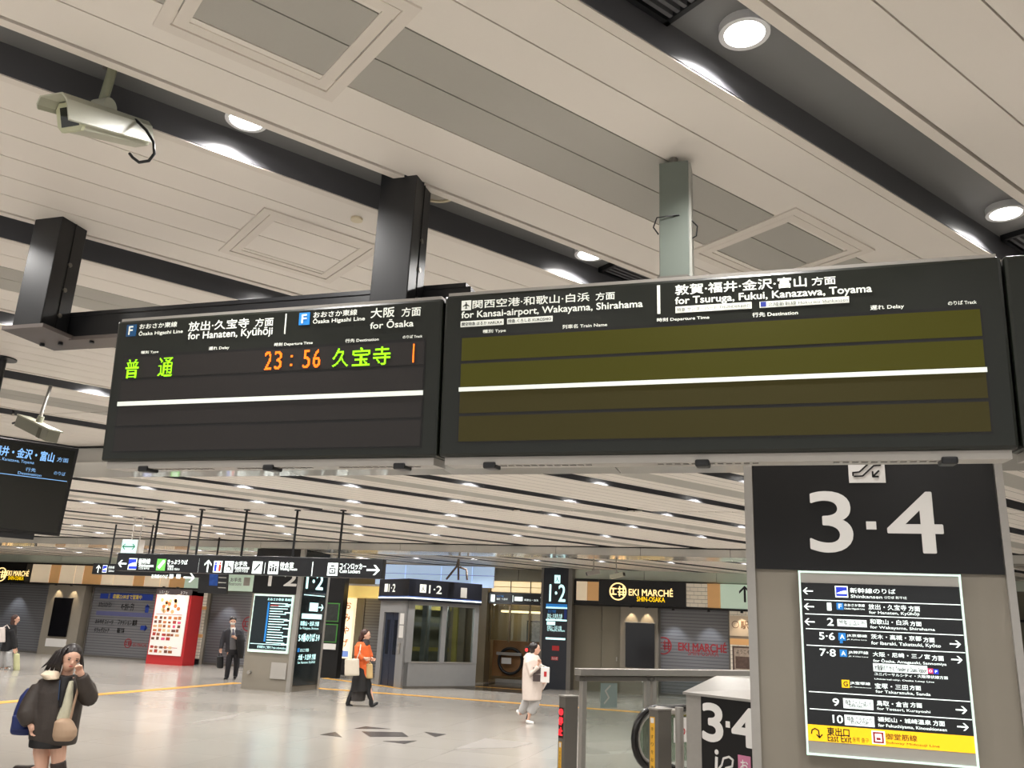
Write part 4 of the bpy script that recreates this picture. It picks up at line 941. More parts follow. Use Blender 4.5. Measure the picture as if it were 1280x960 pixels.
T6('9', (226, 673), (252, 638), .04); R6((275, 683), (410, 646), M_lit); T6('特急 スーパーはくと', (284, 668), (402, 652), .05, M_blk2, .008); T6('SUPER HAKUTO', (300, 679), (385, 671), .05, M_blk2, .008)
T6('鳥取・倉吉', (428, 680), (572, 648)); T6('方面', (583, 682), (635, 657)); T6('for Tottori, Kurayoshi', (430, 709), (674, 680))
T6('10', (226, 753), (270, 715), .04); R6((281, 761), (415, 723), M_lit); T6('特急 こうのとり', (292, 745), (405, 729), .05, M_blk2, .008); T6('KOUNOTORI', (310, 757), (388, 749), .05, M_blk2, .008)
T6('福知山・城崎温泉', (433, 760), (677, 724)); T6('方面', (688, 767), (740, 740)); T6('for Fukuchiyama, Kinosakionsen', (435, 793), (750, 756))
T6('東出口', (200, 809), (300, 778), .02, M_blk2); T6('East Exit', (202, 835), (310, 811), .02, M_blk2); T6('동쪽 출구', (317, 838), (390, 823), 0, M_blk2)
ua, ub = IF.px(*P6(150, 795)); stroke(IF, [(ua - .03, ub - .01), (ua - .026, ub + .012), (ua - .008, ub + .022), (ua + .012, ub + .012), (ua + .016, ub - .028)], .007, M_blk2, ib); stroke(IF, [(ua + .0, ub - .012), (ua + .016, ub - .03), (ua + .032, ub - .012)], .007, M_blk2, ib)
R6((407, 847), (464, 791), M_lit, 'emblem_tile'); R6((413, 843), (458, 796), M_redp, 'emblem_tile', .006); R6((421, 836), (450, 803), M_lit, 'emblem_tile', .007); R6((426, 830), (445, 820), M_redp, 'emblem_tile', .008)
T6('御堂筋線', (470, 837), (612, 800), .02, mat('red_brown_print', (120, 40, 20), .5)); T6('Subway Midosuji Line', (472, 866), (717, 838), .015, MATS['red_brown_print'])
# ---------------------------------------------------------------- pillar of platforms 1 and 2
pl = thing('station_pillar', 'stone pillar with dark glass side and platform numerals 1 and 2', 'pillar', (-12.7, 21, 0))
LFr = front(0, 20.28, 0); LSd = Fr((-11.86, 20.3, 0), Y, Z)
MB().box(-13.34, 20.3, 0, -11.92, 21.75, ZB - .02).build('core', M_stone, pl)
MB().box(-13.34, 20.28, 2.42, -11.98, 20.31, ZB - .02).build('black_board', M_blk2, pl)
MB().box(-12.0, 20.26, 0, -11.88, 20.36, ZB - .02).build('steel_edge', M_steel, pl); MB().box(-11.93, 21.65, 0, -11.87, 21.76, ZB - .02).build('steel_edge', M_steel, pl)
MB().box(-11.93, 20.36, .14, -11.88, 21.65, ZB - .02).build('glass_panel', mat('dark_glass_panel', (26, 34, 36), .1, var=.1), pl)
numeral(LFr, '1', (335.5, 732), (340.5, 717), M_whitep, pl, .04, .012); numeral(LFr, '2', (355, 732), (372, 717), M_whitep, pl, .04, .012)
gx0, gz0 = LFr.px(315, 811); gx1, gz1 = LFr.px(372, 744.5)
gx0, gx1 = -13.2, -12.1
MB().box(gx0 - .04, 20.24, .93, gx1 + .04, 20.3, 2.4).build('map_case', mat('lit_edge', (214, 236, 226), .3, emit=.6, var=0), pl)
MB().box(gx0, 20.22, 1.0, gx1, 20.25, 2.35).build('map_face', mat('dark_teal_screen', (16, 30, 34), .15, emit=.1, var=.1), pl)
MF2 = front(0, 20.22, 0)
MB().pan(MF2, gx0 + .42, 1.2, gx0 + .47, 2.2, 0, .004).build('line_bar', M_blue, pl)
for i in range(16):
    z = 2.16 - i * .066; L = random.uniform(.3, .6)
    MB().pan(MF2, gx0 + .5, z, gx0 + .5 + L, z + .022, 0, .004).build('text_line', M_cy, pl)
    if i % 3 == 0: MB().pan(MF2, gx0 + .95, z - .03, gx0 + 1.15, z + .0, 0, .004).build('text_line', M_cy, pl)
MB().pan(MF2, gx0 + .5, 2.1, gx0 + .75, 2.13, 0, .006).build('red_bar', M_redp, pl)
txt(MF2, 'おおさか東線 路線図', gx0 + .4, 2.24, gx0 + 1.15, 2.31, M_cy, pl); MB().pan(MF2, gx0 + .03, 1.13, gx1 - .03, 1.145, 0, .004).build('text_line', M_cy, pl); txt(MF2, '停車駅のご案内 Train information', gx0 + .25, 1.03, gx0 + 1.1, 1.1, M_cy, pl)
MB().cyl((-13.12, 20.3, .42), (-13.12, 20.22, .42), .045, n=14).build('tap', M_steel, pl)
MB().box(-12.5, 20.27, .3, -12.05, 20.31, .7).build('hatch', M_tray, pl)
S3 = lambda s, a0, b0, a1, b1, bold=.02, m=None: txt(LSd, s, a0, b0, a1, b1, m or M_cy, pl, bold, .0)
LSd = Fr((-11.872, 20.3, 0), Y, Z)
S3('1·2', .2, 2.6, 1.1, 3.0, .03); MB().pan(LSd, .5, 2.02, .95, 2.24, 0, .004).build('name_pill', M_cy, pl); arrow(LSd, 1.12, 2.13, .25, 0, M_cy, pl)
MB().pan(LSd, .15, 1.82, 1.2, 1.95, 0, .004).build('name_pill', M_cy, pl)
S3('和歌山・白浜 方面', .12, 1.64, 1.1, 1.76); S3('for Wakayama, Shirahama', .12, 1.53, 1.1, 1.61, 0); S3('5-9番のりば 5·9', .12, 1.24, 1.2, 1.44, .03)
S3('大阪・久宝寺 方面', .2, .78, 1.1, .92); S3('for Hanaten, Kyūhōji', .2, .67, 1.1, .75, 0); MB().pan(LSd, .12, .98, .22, 1.08, 0, .004).build('emblem_tile', M_blue, pl); S3('おおさか東線', .26, .98, .7, 1.07, 0); MB().pan(LSd, .15, 2.42, 1.25, 2.44, 0, .003).build('rule_line', M_cy, pl)
# ---------------------------------------------------------------- long hanging sign
hs = thing('hanging_sign', 'long black hanging sign with lit white pictograms and arrows', 'sign', (-9.6, 14.1, 2.55))
HF = front(0, 14.05, 0)
hx0, hx1 = HF.px(145, 705)[0], HF.px(478, 711)[0]; hz0, hz1 = HF.px(300, 718)[1], HF.px(300, 694.5)[1]
MB().box(hx0, 14.05, hz0, hx1, 14.2, hz1).build('box', M_black, hs, bevel=.01)
for xx in (-11.64, -10.64, -9.63, -8.53, -7.57):
    MB().cyl((xx, 14.12, hz1 - .01), (xx, 14.12, ZC), .022, n=8).build('hanger', M_black, hs); MB().cyl((xx, 14.12, ZC - .02), (xx, 14.12, ZC), .06, n=12).build('ceiling_flange', M_black, hs)
def TH(s, ll, ur, bold=.02, m=M_lit, d=.004): txp(HF, s, ll, ur, m, hs, bold, d)
def RH(ll, ur, m, name='pictogram_tile', d=.004): rectp(HF, ll, ur, 0, d, name, m, hs)
def AH(x, y, ang, s): arrow(HF, *HF.px(x, y), s, ang, M_lit, hs)
AH(153, 704.5, math.pi, .2); RH((159.5, 712), (172, 698), M_lit); RH((160.6, 706), (171, 699), M_navyl, d=.006); RH((160.6, 711), (171, 707.8), M_navyl, d=.006); train(HF, (160.6, 708), (171, 700), M_lit, hs)
TH('新幹線', (173.2, 704.5), (188.5, 698.3)); TH('Shinkansen', (173.2, 708.5), (192.5, 705)); TH('신칸센 新干线', (173.2, 711.7), (187, 709.2), 0)
M_gl = mat('green_lit', (110, 214, 90), .4, emit=.7, var=0)
RH((194.8, 713), (208, 698.8), M_gl); a_, c_ = HF.px(201.4, 706); stroke(HF, [(a_ - .05, c_ - .06), (a_ + .05, c_ + .06)], .06, M_lit, hs, .008)
TH('きっぷうりば', (209.2, 705), (235, 700)); TH('Tickets', (209.2, 709.2), (217.5, 705.8)); TH('售票处 매표소', (209.2, 712.8), (225, 710), 0)
RH((247, 716), (249.6, 698.3), M_lit, 'divider_mark')
AH(260, 707.3, math.pi / 2, .23)
RH((266, 715.3), (278.3, 701.3), M_lit)
for (x, m) in ((269.5, M_navyl), (275, mat('red_lit', (220, 60, 50), .4, emit=.5, var=0))):
    a_, c_ = HF.px(x, 709); MB().pan(HF, a_ - .025, c_ - .075, a_ + .025, c_ + .05, .004, .007).build('figure_symbol', m, hs); MB().disc(HF, a_, c_ + .075, .02, .004, .007, 10).build('figure_symbol', m, hs)
RH((279.8, 715.6), (292.6, 701.6), M_lit); a_, c_ = HF.px(286, 708.6); MB().ring(HF, a_, c_ - .035, .04, .055, .004, .007, 18).build('wheelchair_symbol', M_dsteel, hs); stroke(HF, [(a_ - .01, c_ + .08), (a_, c_ + .0), (a_ + .045, c_ - .005), (a_ + .07, c_ - .06)], .018, M_dsteel, hs, .007)
TH('お手洗', (293.5, 707.4), (309.5, 702)); TH('Restrooms', (293.5, 711.3), (312, 707.8)); TH('卫生间 화장실', (293.5, 715), (310, 712), 0)
RH((314.6, 716.8), (328.6, 702), M_lit); a_, c_ = HF.px(321.5, 709.4); stroke(HF, [(a_ - .05, c_ - .05), (a_ + .05, c_ + .06)], .028, M_blk2, hs, .008)
RH((330.3, 717), (331.6, 703), M_lit, 'divider_mark'); RH((334.4, 717.4), (349, 702), M_lit); a_, c_ = HF.px(341.7, 709.7)
for dx in (-.055, 0, .055): MB().disc(HF, a_ + dx, c_ + (.05 if dx == 0 else .02), .018, .004, .007, 10).build('figure_symbol', M_blk2, hs); MB().pan(HF, a_ + dx - .02, c_ - .07, a_ + dx + .02, c_ + (.02 if dx == 0 else -.005), .004, .007).build('figure_symbol', M_blk2, hs)
TH('待合室', (350, 709.3), (367.5, 703)); TH('Waiting Room', (350, 713.7), (371.5, 710))
RH((389, 720), (391.8, 702.3), M_lit, 'divider_mark'); RH((408.7, 719.4), (423, 703.8), M_lit); a_, c_ = HF.px(415.8, 711.6); MB().pan(HF, a_ - .065, c_ - .08, a_ + .065, c_ + .02, .004, .006).build('locker_symbol', M_blk2, hs); MB().pan(HF, a_ - .045, c_ - .06, a_ + .045, c_ + .0, .006, .008).build('locker_symbol', M_lit, hs); MB().disc(HF, a_, c_ - .03, .018, .008, .01, 10).build('locker_symbol', M_blk2, hs); MB().pan(HF, a_ - .04, c_ + .045, a_ + .03, c_ + .07, .004, .007).build('locker_symbol', M_blk2, hs)
TH('コインロッカー', (424.5, 711.2), (458, 704.6)); TH('Coin Lockers', (424.5, 716), (450.5, 712)); AH(466.5, 712.6, 0, .26)
h2 = thing('hanging_sign', 'smaller black hanging sign with up arrow behind the long sign', 'sign', (-13.5, 16.8, 2.5))
H2 = front(0, 16.8, 0); k0, k1 = H2.px(115.5, 711)[0], H2.px(246, 720)[0]; z0, z1 = H2.px(116, 717.5)[1], H2.px(116, 704)[1]
MB().box(k0, 16.8, z0, k1, 16.95, z1).build('box', M_black, h2, bevel=.01)
for xx in (k0 + .4, (k0 + k1) / 2, k1 - .4): MB().cyl((xx, 16.88, z1 - .01), (xx, 16.88, ZC), .02, n=8).build('hanger', M_black, h2)
arrow(H2, *H2.px(123, 711), .18, math.pi / 2, M_lit, h2); rectp(H2, (127.5, 715.5), (134.5, 706.5), 0, .004, 'emblem_tile', M_lit, h2); rectp(H2, (128, 714.8), (134, 707.2), 0, .006, 'emblem_tile', M_navyl, h2); train(H2, (128, 714.8), (134, 707.2), M_lit, h2)
txp(H2, '新幹線', (135.5, 711), (143.5, 707.5), M_lit, h2); txp(H2, 'Shinkansen', (135.5, 714.8), (143, 712), M_lit, h2)
txp(H2, '在来線のりば', (189, 722.5), (210, 718.5), M_lit, h2, .02); rectp(H2, (211.5, 723), (217, 718), 0, .004, 'emblem_tile', M_lit, h2); rectp(H2, (220, 723), (226, 718), 0, .004, 'emblem_tile', M_lit, h2); arrow(H2, *H2.px(236.5, 722), .3, 0, M_lit, h2)
ex = thing('evacuation_sign', 'small white lit sign with green double arrow above the long sign', 'sign', (-13.28, 15.3, 3.0))
XF = front(0, 15.25, 0)
ea0, ez0 = XF.px(150, 692); ea1, ez1 = XF.px(172, 674.5)
MB().box(ea0, 15.26, ez0, ea1 + .06, 15.42, ez1).build('box', M_whitep, ex, bevel=.006); MB().pan(XF, ea0 + .01, ez0 + .01, ea1, ez1 - .01, -.01, .0).build('face', mat('white_green_lit', (214, 246, 246), .4, emit=.9, var=.02), ex)
am, zm = (ea0 + ea1) / 2, (ez0 + ez1) / 2
M_ga = mat('green_arrow', (20, 150, 100), .4, emit=.2, var=0)
arrow(XF, am - .08, zm, .18, math.pi, M_ga, ex); arrow(XF, am + .08, zm, .18, 0, M_ga, ex)
for xx in (ea0 + .17, ea1 - .02): MB().cyl((xx, 15.34, ez1 - .01), (xx, 15.34, ZC), .012, n=8).build('hanger', M_whitep, ex); MB().cyl((xx, 15.34, ZC - .03), (xx, 15.34, ZC), .06, n=12).build('ceiling_flange', M_whitep, ex)
# lit pale sign and hanging dark monitor behind the long sign
ms = thing('direction_sign', 'pale green lit restroom direction sign above the shutter with red emblem', 'sign', (-19.3, 28.2, 2.55))
GS = front(0, 28.1, 0)
MB().box(-21.5, 28.1, 2.68, -17.4, 28.4, 3.42).build('box', MATS['mint_lit_panel'], ms)
txp(GS, 'お手洗', (288, 727), (302, 722.5), M_dsteel, ms, .02); txp(GS, 'Restrooms', (286, 731.5), (302, 728), M_dsteel, ms); rectp(GS, (304, 732), (313, 722), 0, .004, 'pictogram_tile', M_greyp, ms)
hm = thing('hanging_monitor', 'small dark hanging monitor with blue glow behind the long sign', 'monitor', (-16.5, 20, 2.4))
HMo = Fr(at(247, 741, 19.5), (math.cos(.35), math.sin(.35), 0), (0.0, -.12, 1)); 
MB().pan(HMo, 0, 0, .75, .75, -.12, 0).build('case', M_black, hm); MB().pan(HMo, .28, .2, .5, .68, 0, .004).build('screen', mat('blue_screen_glow', (30, 60, 120), .2, emit=.3, var=.6, scale=10), hm)
for i in range(4): MB().pan(HMo, .52, .15 + i * .13, .72, .17 + i * .13, 0, .004).build('text_line', M_greyp, hm)
c_ = HMo.p(.4, .7, -.06); MB().cyl(c_, (c_.x, c_.y, ZC), .025, n=8).build('hanger', M_black, hm)
# ---------------------------------------------------------------- escalator entrance, railing and posts
SU = V((0, 0, 1))
R0 = EYE + (V((-3.72, 17.1, 1.1)) - EYE) * .64
rl = thing('guard_rail', 'stainless guard rail with glass panels around the escalator well', 'railing', (R0.x, R0.y, 0))
RZ = R0.z
def rbox(s0, s1, q0, q1, z0, z1): return MB().ob(R0 + SD * s0 + QD * q0 + Z * (z0 - RZ), SD * (s1 - s0), QD * (q1 - q0), Z * (z1 - z0))
rbox(-.06, 6.5, -.12, .0, RZ - .055, RZ + .03).build('top_rail', M_steel, rl, bevel=.008)
rbox(-.06, 3.2, -.1, -.02, RZ - .12, RZ - .06).build('lower_rail', M_dsteel, rl)
for s_ in (0, 1.12, 1.24, 3.1, 4.6, 6.3): rbox(s_, s_ + .07, -.1, -.03, 0, RZ - .05).build('rail_post', M_steel, rl, bevel=.005)
for s0, s1 in ((.09, 1.1), (1.33, 3.08), (3.2, 4.58)): rbox(s0, s1, -.07, -.06, .06, RZ - .13).build('pane', M_glass, rl)
GFr = Fr(R0 + QD * -.1 - Z * RZ, SD, Z)
g0, h0 = GFr.px(752, 885); g1, h1 = GFr.px(773, 854)
dc = MB().pan(GFr, g0, h0, g1, h1, -.025, -.02).build('glass_decal', mat('teal_decal', (128, 142, 138), .4), rl)
stroke(GFr, [(g0 + .06, h0 + .05), (g0 + .14, h0 + .12), (g0 + .08, h0 + .2), (g0 + .16, h0 + .26)], .02, M_tray, rl, -.017, 'decal_mark')
# steel box with numerals
B0 = EYE + (V((-1.29, 13.44, 1.1)) - EYE) * .65
bz = B0.z
sb = thing('escalator_housing', 'stainless escalator housing with black panel reading 3 4', 'housing', (B0.x + .5, B0.y, 0))
BX = Fr(V((B0.x, B0.y, 0)), -QD, Z)
MB().pan(BX, 0, 0, 1.25, bz - .03, -2.2, 0).build('body', M_steel, sb, bevel=.004)
top_ = [BX.p(-.02, bz - .03, .02), BX.p(1.27, bz - .03, .02), BX.p(1.27, bz + .12, -.9), BX.p(.0, bz + .12, -.45), BX.p(1.27, bz + .12, -2.2), BX.p(.0, bz + .12, -2.2), BX.p(0, bz - .03, -2.2), BX.p(1.27, bz - .03, -2.2)]
MB().add(top_, [(0, 1, 2, 3), (3, 2, 4, 5), (0, 3, 5, 6), (1, 7, 4, 2), (6, 5, 4, 7), (0, 6, 7, 1)]).build('sloped_lid', M_steel, sb)
MB().pan(BX, -.02, bz - .05, 1.27, bz - .028, -.02, .022).build('lip', M_steel, sb)
c0 = BX.px(877, 900)[0]
MB().pan(BX, c0, .15, 1.23, BX.px(877, 868)[1], 0, .006).build('black_panel', M_blk2, sb)
numeral(BX, '3', (880, 924), (903, 882), M_whitep, sb, .04, .01); numeral(BX, '4', (917, 930), (944, 888), M_whitep, sb, .04, .01); rectp(BX, (908, 909), (913, 902), 0, .01, 'dot', M_whitep, sb)
pa, pb = BX.px(893, 962); MB().disc(BX, *BX.px(896.5, 940), .022, .006, .01, 14).build('figure_symbol', M_whitep, sb)
q1 = [BX.px(x, y) for x, y in ((896.5, 946), (896, 962))]; stroke(BX, q1, .03, M_whitep, sb, .01)
q2 = [BX.px(x, y) for x, y in ((895, 966), (903, 956), (905, 948), (912, 946), (917, 950), (916, 958), (908, 960))]; stroke(BX, q2, .018, M_whitep, sb, .01)
rectp(BX, (924, 975), (939, 946), 0, .01, 'pink_tile', mat('pink_tile', (196, 120, 150), .5), sb); txp(BX, 'お', (927, 962), (936, 951), M_whitep, sb, .02, .013)
# escalator with looped handrail
es = thing('escalator', 'escalator entrance with glass side and black handrail beside the steel housing', 'escalator', (-1.2, 9.3, 0))
K0 = at(793, 935, 10.5); K0.z = 0
def ep_(s, z, q=0): return V((K0.x, K0.y, z)) + SD * s + QD * q
cz = .68; rr_ = .33
path = [ep_(3.0, cz + rr_)] + [ep_(rr_ - rr_ * math.sin(t * math.pi / 12), cz + rr_ * math.cos(t * math.pi / 12)) for t in range(0, 13)] + [ep_(.6, cz - rr_), ep_(1.2, .22)]
MB().tube(path, .042, 10).build('handrail', mat('black_rubber', (22, 20, 20), .25), es, smooth=True)
inner = [ep_(3.0, cz + rr_ - .06)] + [ep_(rr_ - (rr_ - .06) * math.sin(t * math.pi / 12), cz + (rr_ - .06) * math.cos(t * math.pi / 12)) for t in range(0, 13)] + [ep_(3.0, cz - rr_ + .06)]
MB().tube(inner[:-1], .02, 8).build('handrail_guide', M_steel, es, smooth=True)
n_ = len(inner); MB().add([p + QD * .006 for p in inner] + [p - QD * .006 for p in inner], [tuple(range(n_)), tuple(range(2 * n_ - 1, n_ - 1, -1))]).build('glass_side', glassmat('green_tinted_glass', (205, 214, 204)), es)
MB().ob(ep_(-.1, 0, -.12), SD * 3.2, QD * .24, Z * .26).build('skirt', M_steel, es, bevel=.01)
MB().ob(ep_(-.1, 0, -1.2), SD * 1.6, QD * 1.08, Z * .02).build('landing_plate', M_steel, es)
a_ = ep_(.55, 0); NF = Fr(a_ + QD * -.012, SD, Z); NF2 = Fr(a_ - QD * .01, SD, Z)
MB().pan(NF2, .1, .62, .42, .9, 0, .004).build('notice_card', M_whitep, es)
for i in range(3): MB().ring(NF2, .16 + i * .1, .74, .025, .04, .004, .007, 16).build('warning_symbol', M_redp, es)
def gate(px, py_top, w_, label, red, rnd=False):
    z = 1.12 if not rnd else 1.12
    p = atz(px, py_top, z); t = thing('gate_post', label, 'post', (p.x, p.y, 0))
    G = Fr(V((p.x, p.y, 0)) - X * 0, (-QD), Z)
    if rnd:
        MB().cyl((p.x, p.y, 0), (p.x, p.y, z), .045, n=18).build('post', M_steel, t, smooth=False); MB().tube([(p.x, p.y, z - .05), tuple(V((p.x, p.y, z - .05)) + QD * .35 + SD * .02)], .03, 10).build('arm', M_steel, t); return t
    MB().pan(G, 0, 0, w_, z - .01, -.2, 0).build('post', M_dsteel, t, bevel=.006); MB().pan(G, -.005, z - .012, w_ + .005, z + .005, -.205, .005).build('cap', M_steel, t, bevel=.004)
    if red:
        MB().pan(G, .012, .66, w_ - .03, .99, 0, .004).build('red_display', mat('dark_red_screen', (60, 10, 12), .3), t)
        MB().ring(G, w_ / 2 - .01, .94, .02, .036, .004, .007, 18).build('no_entry_symbol', mat('red_led', (255, 40, 50), .4, emit=2.0, var=0), t); MB().pan(G, w_ / 2 - .03, .933, w_ / 2 + .01, .947, .004, .007).build('no_entry_symbol', MATS['red_led'], t)
        txt(G, '停', w_ / 2 - .045, .8, w_ / 2 + .025, .885, MATS['red_led'], t, .03, .006); txt(G, '止', w_ / 2 - .045, .69, w_ / 2 + .025, .775, MATS['red_led'], t, .03, .006)
        z0, z1 = .05, .62
    else: z0, z1 = .12, 1.04
    MB().pan(G, .02, z0, w_ - .045, z1, 0, .003).build('yellow_label', mat('amber_label', (226, 172, 52), .5), t); MB().pan(G, .03, z1 - .06, w_ - .055, z1 - .01, .003, .005).build('white_mark', M_whitep, t)
    s = '手すりをお持ちください'
    for i, ch in enumerate(s):
        zz = z1 - .1 - i * (z1 - z0 - .12) / len(s); txt(G, ch, .035, zz - .035, w_ - .06, zz, M_blk2, t, 0, .005)
    return t
gate(699, 869, .115, 'square steel gate post with red lit stop sign', True)
gate(811, 885, .13, 'square steel gate post with long amber label by the handrail', False)
gate(849, 884, .1, 'round steel post with side arm beside the amber labelled post', False, True)
# ---------------------------------------------------------------- people
class Fig:
    """joints measured in the photograph on an upright plane through the feet; dv moves a joint away from the viewer"""
    def __init__(s, fx, fy):
        s.b = atz(fx, fy, 0); d = V((s.b.x, s.b.y, 0)); s.n = d.normalized(); s.u = V((s.n.y, -s.n.x, 0)); s.k = (s.b - EYE).dot(CW) / F
    def P(s, x, y, dv=0):
        d = ray(x, y); t = (s.b + s.n * dv - EYE).dot(s.n) / d.dot(s.n); return EYE + d * t
    def limb(s, mb, pts, n=12):          # (x, y, dv, radius in px)
        return mb.tube([s.P(*p[:3]) for p in pts], [p[3] * s.k for p in pts], n)
    def trunk(s, mb, rows, n=20):        # (y, x left, x right, dv, half depth m)
        rg = []
        for y, x0, x1, dv, h in rows:
            a, b = s.P(x0, y, dv), s.P(x1, y, dv); c = (a + b) / 2; r = (b - a) / 2
            rg.append([c + r * math.cos(2 * math.pi * k / n) + s.n * h * math.sin(2 * math.pi * k / n) for k in range(n)])
        return mb.rings(rg)
def fuse(mb, name, m, parent, voxel=.012, smooth=3):
    me = bpy.data.meshes.new('tmp'); me.from_pydata(mb.v, [], mb.f); me.update()
    o = bpy.data.objects.new('tmp', me); COL.objects.link(o)
    r = o.modifiers.new('r', 'REMESH'); r.mode = 'VOXEL'; r.voxel_size = voxel
    sm_ = o.modifiers.new('s', 'SMOOTH'); sm_.iterations = smooth; sm_.factor = .5
    dg = bpy.context.evaluated_depsgraph_get(); dg.update()
    out = bpy.data.meshes.new_from_object(o.evaluated_get(dg)); bpy.data.objects.remove(o); bpy.data.meshes.remove(me)
    out.name = name; out.materials.clear()
    return link(name, out, m, parent, smooth=True)
def head(mb, c, face, h, up=Z):
    """skull, jaw, nose and ears; h = head height in m"""
    f = face.normalized(); r = f.cross(up).normalized(); u = r.cross(f)
    R = Matrix((r, f, u)).transposed()
    mb.sphere(c + u * h * .1, h * .37, h * .43, h * .42, 20, 14, R)
    mb.sphere(c - u * h * .17 + f * h * .1, h * .27, h * .3, h * .32, 16, 12, R)
    mb.sphere(c + f * h * .43 - u * h * .08, h * .06, h * .09, h * .09, 10, 8, R)
    for e in (-1, 1): mb.sphere(c + r * e * h * .36 - u * h * .02 - f * h * .02, h * .05, h * .08, h * .12, 10, 8, R)
    return f, r, u, R
def face_parts(c, f, r, u, R, h, p, mask=None, brow=(60, 44, 38)):
    M_eye = mat('dark_eye', (40, 30, 28), .3); M_brow = mat('brow_%d' % brow[0], brow, .7); M_lip = mat('lip', (190, 92, 88), .5)
    for e in (-1, 1):
        MB().sphere(c + r * e * h * .16 + f * h * .40 + u * h * .03, h * .055, h * .03, h * .028, 10, 8, R).build('eye', M_eye, p, smooth=True)
        MB().sphere(c + r * e * h * .16 + f * h * .405 + u * h * .1, h * .075, h * .02, h * .015, 10, 8, R).build('eyebrow', M_brow, p, smooth=True)
    if mask is None: MB().sphere(c + f * h * .385 - u * h * .23, h * .09, h * .03, h * .028, 10, 8, R).build('mouth', M_lip, p, smooth=True)
    else: MB().sphere(c + f * h * .2 - u * h * .2, h * .29, h * .27, h * .2, 16, 10, R).build('face_mask', mask, p, smooth=True)
def hand(F_, mb, x, y, dv, ang, r=1.0, curl=.3, thumb=1):
    """palm and five bent fingers; ang = pointing direction in the picture, size r in px per cm"""
    q = r / F_.k * .01
    c, s = math.cos(ang), math.sin(ang); T = lambda a, b, d: (x + (a * c - b * s) * q, y + (a * s + b * c) * q, dv - d * .01)
    F_.limb(mb, [(*T(-2, 0, 0), 2.4 * q), (*T(1.5, 0, 0), 3.4 * q), (*T(5, 0, 0), 3.3 * q)], 12)
    for i, (b, L) in enumerate(((-2.9, 5.8), (-1.0, 6.6), (1.0, 6.2), (2.8, 4.8))):
        F_.limb(mb, [(*T(4, b, 0), 1.0 * q), (*T(5 + L * .4, b * 1.12, curl * 1), .95 * q), (*T(5 + L * .75, b * 1.1, curl * 7), .85 * q), (*T(5 + L * (1 - .4 * curl), b * 1.05, curl * 12), .7 * q)], 8)
    F_.limb(mb, [(*T(0, thumb * 2.2, 0), 1.25 * q), (*T(2.2, thumb * 4.6, 1.5), 1.1 * q), (*T(4.6, thumb * 5.0, 3), .85 * q)], 8)
def person(Fg, label): return thing('person', label, 'person', Fg.b)
M_bhair = mat('black_hair', (34, 26, 25), .4, var=.2, scale=40)
# woman running past, dark puffer coat
A = Fig(72, 1006); pw = person(A, 'person in a dark puffer coat and short skirt running with hand at face')
hc = A.P(88, 824, -.05); fd = -A.n + A.u * .28 - Z * .12
body = MB(); f, r, u, R = head(body, hc, fd, .235, (Z + A.u * .12).normalized())
A.limb(body, [(86, 833, -.02, 7), (82, 848, .0, 7.5)])
A.trunk(body, [(846, 66, 98, 0, .09), (856, 55, 101, 0, .1), (880, 56, 96, 0, .11), (905, 50, 90, 0, .11), (926, 44, 86, 0, .12)])
A.limb(body, [(55, 918, .02, 11), (52, 940, 0, 10.2), (52, 962, -.05, 7.6), (38, 966, .14, 7), (22, 962, .32, 4.6)])
A.limb(body, [(73, 918, -.03, 10.8), (73, 938, -.05, 9.5), (73, 958, -.06, 7.4), (75, 975, -.04, 7), (77, 1000, -.02, 4.6)])
A.limb(body, [(52, 858, .02, 6), (36, 886, -.02, 5), (39, 908, -.08, 4)])
hand(A, body, 39.5, 907, -.08, math.radians(72), 1.0, .35, -1)
A.limb(body, [(102, 852, -.02, 6), (110, 873, -.12, 5), (101, 841, -.24, 4)])
hand(A, body, 101, 843, -.24, math.radians(-105), .95, .95, -1)
fuse(body, 'body', M_skin, pw, .0065, 3); face_parts(hc, f, r, u, R, .235, pw)
coat = MB()
A.trunk(coat, [(843, 62, 98, .03, .09), (850, 48, 106, .02, .14), (864, 41, 107, .02, .17), (885, 40, 103, .02, .19), (908, 36, 99, .02, .2), (924, 35, 97, .02, .19), (930, 38, 95, .02, .17)], 24)
for i, t_ in enumerate((0, .25, .5, .75, 1)): pass
A.limb(coat, [(51, 858, .03, 11), (44, 872, .01, 12.5), (37, 884, -.02, 12), (34, 893, -.04, 12.5), (36, 902, -.07, 9.5), (37, 906, -.08, 7)], 14)
A.limb(coat, [(100, 852, -.0, 11), (108, 862, -.06, 12), (111, 872, -.12, 11.5), (107, 860, -.19, 9.5), (103, 847, -.23, 8), (102, 844, -.24, 7)], 14)
M_coat = mat('dark_brown_puffer', (58, 50, 45), .55, var=.25, scale=14, bump=.5)
fuse(coat, 'puffer_coat', M_coat, pw, .012, 4)
sw = MB(); A.trunk(sw, [(851, 86, 92, -.13, .06), (862, 82, 92, -.15, .07), (880, 77, 91, -.165, .07), (900, 70, 90, -.17, .07)], 16)
fuse(sw, 'knit_top', mat('pale_knit', (196, 192, 168), .8, bump=.3, scale=60), pw, .009)
ct = MB(); A.trunk(ct, [(838.5, 57, 76, -.02, .1), (843, 50, 75, -.06, .12), (849, 55, 75, -.08, .12)], 16); fuse(ct, 'fleece_collar', mat('cream_fleece', (216, 198, 174), .9, bump=.6, scale=90), pw, .009)
zp = MB(); A.limb(zp, [(75, 850, -.17, .7), (73, 875, -.2, .7)], 6); zp.build('zip', mat('blue_zip', (40, 60, 90), .4), pw)
dk = MB(); A.trunk(dk, [(845, 74, 92, -.11, .05), (862, 74, 84, -.155, .05), (884, 73, 78, -.165, .05)], 14); fuse(dk, 'inner_jacket', mat('black_inner', (24, 22, 24), .7), pw, .009)
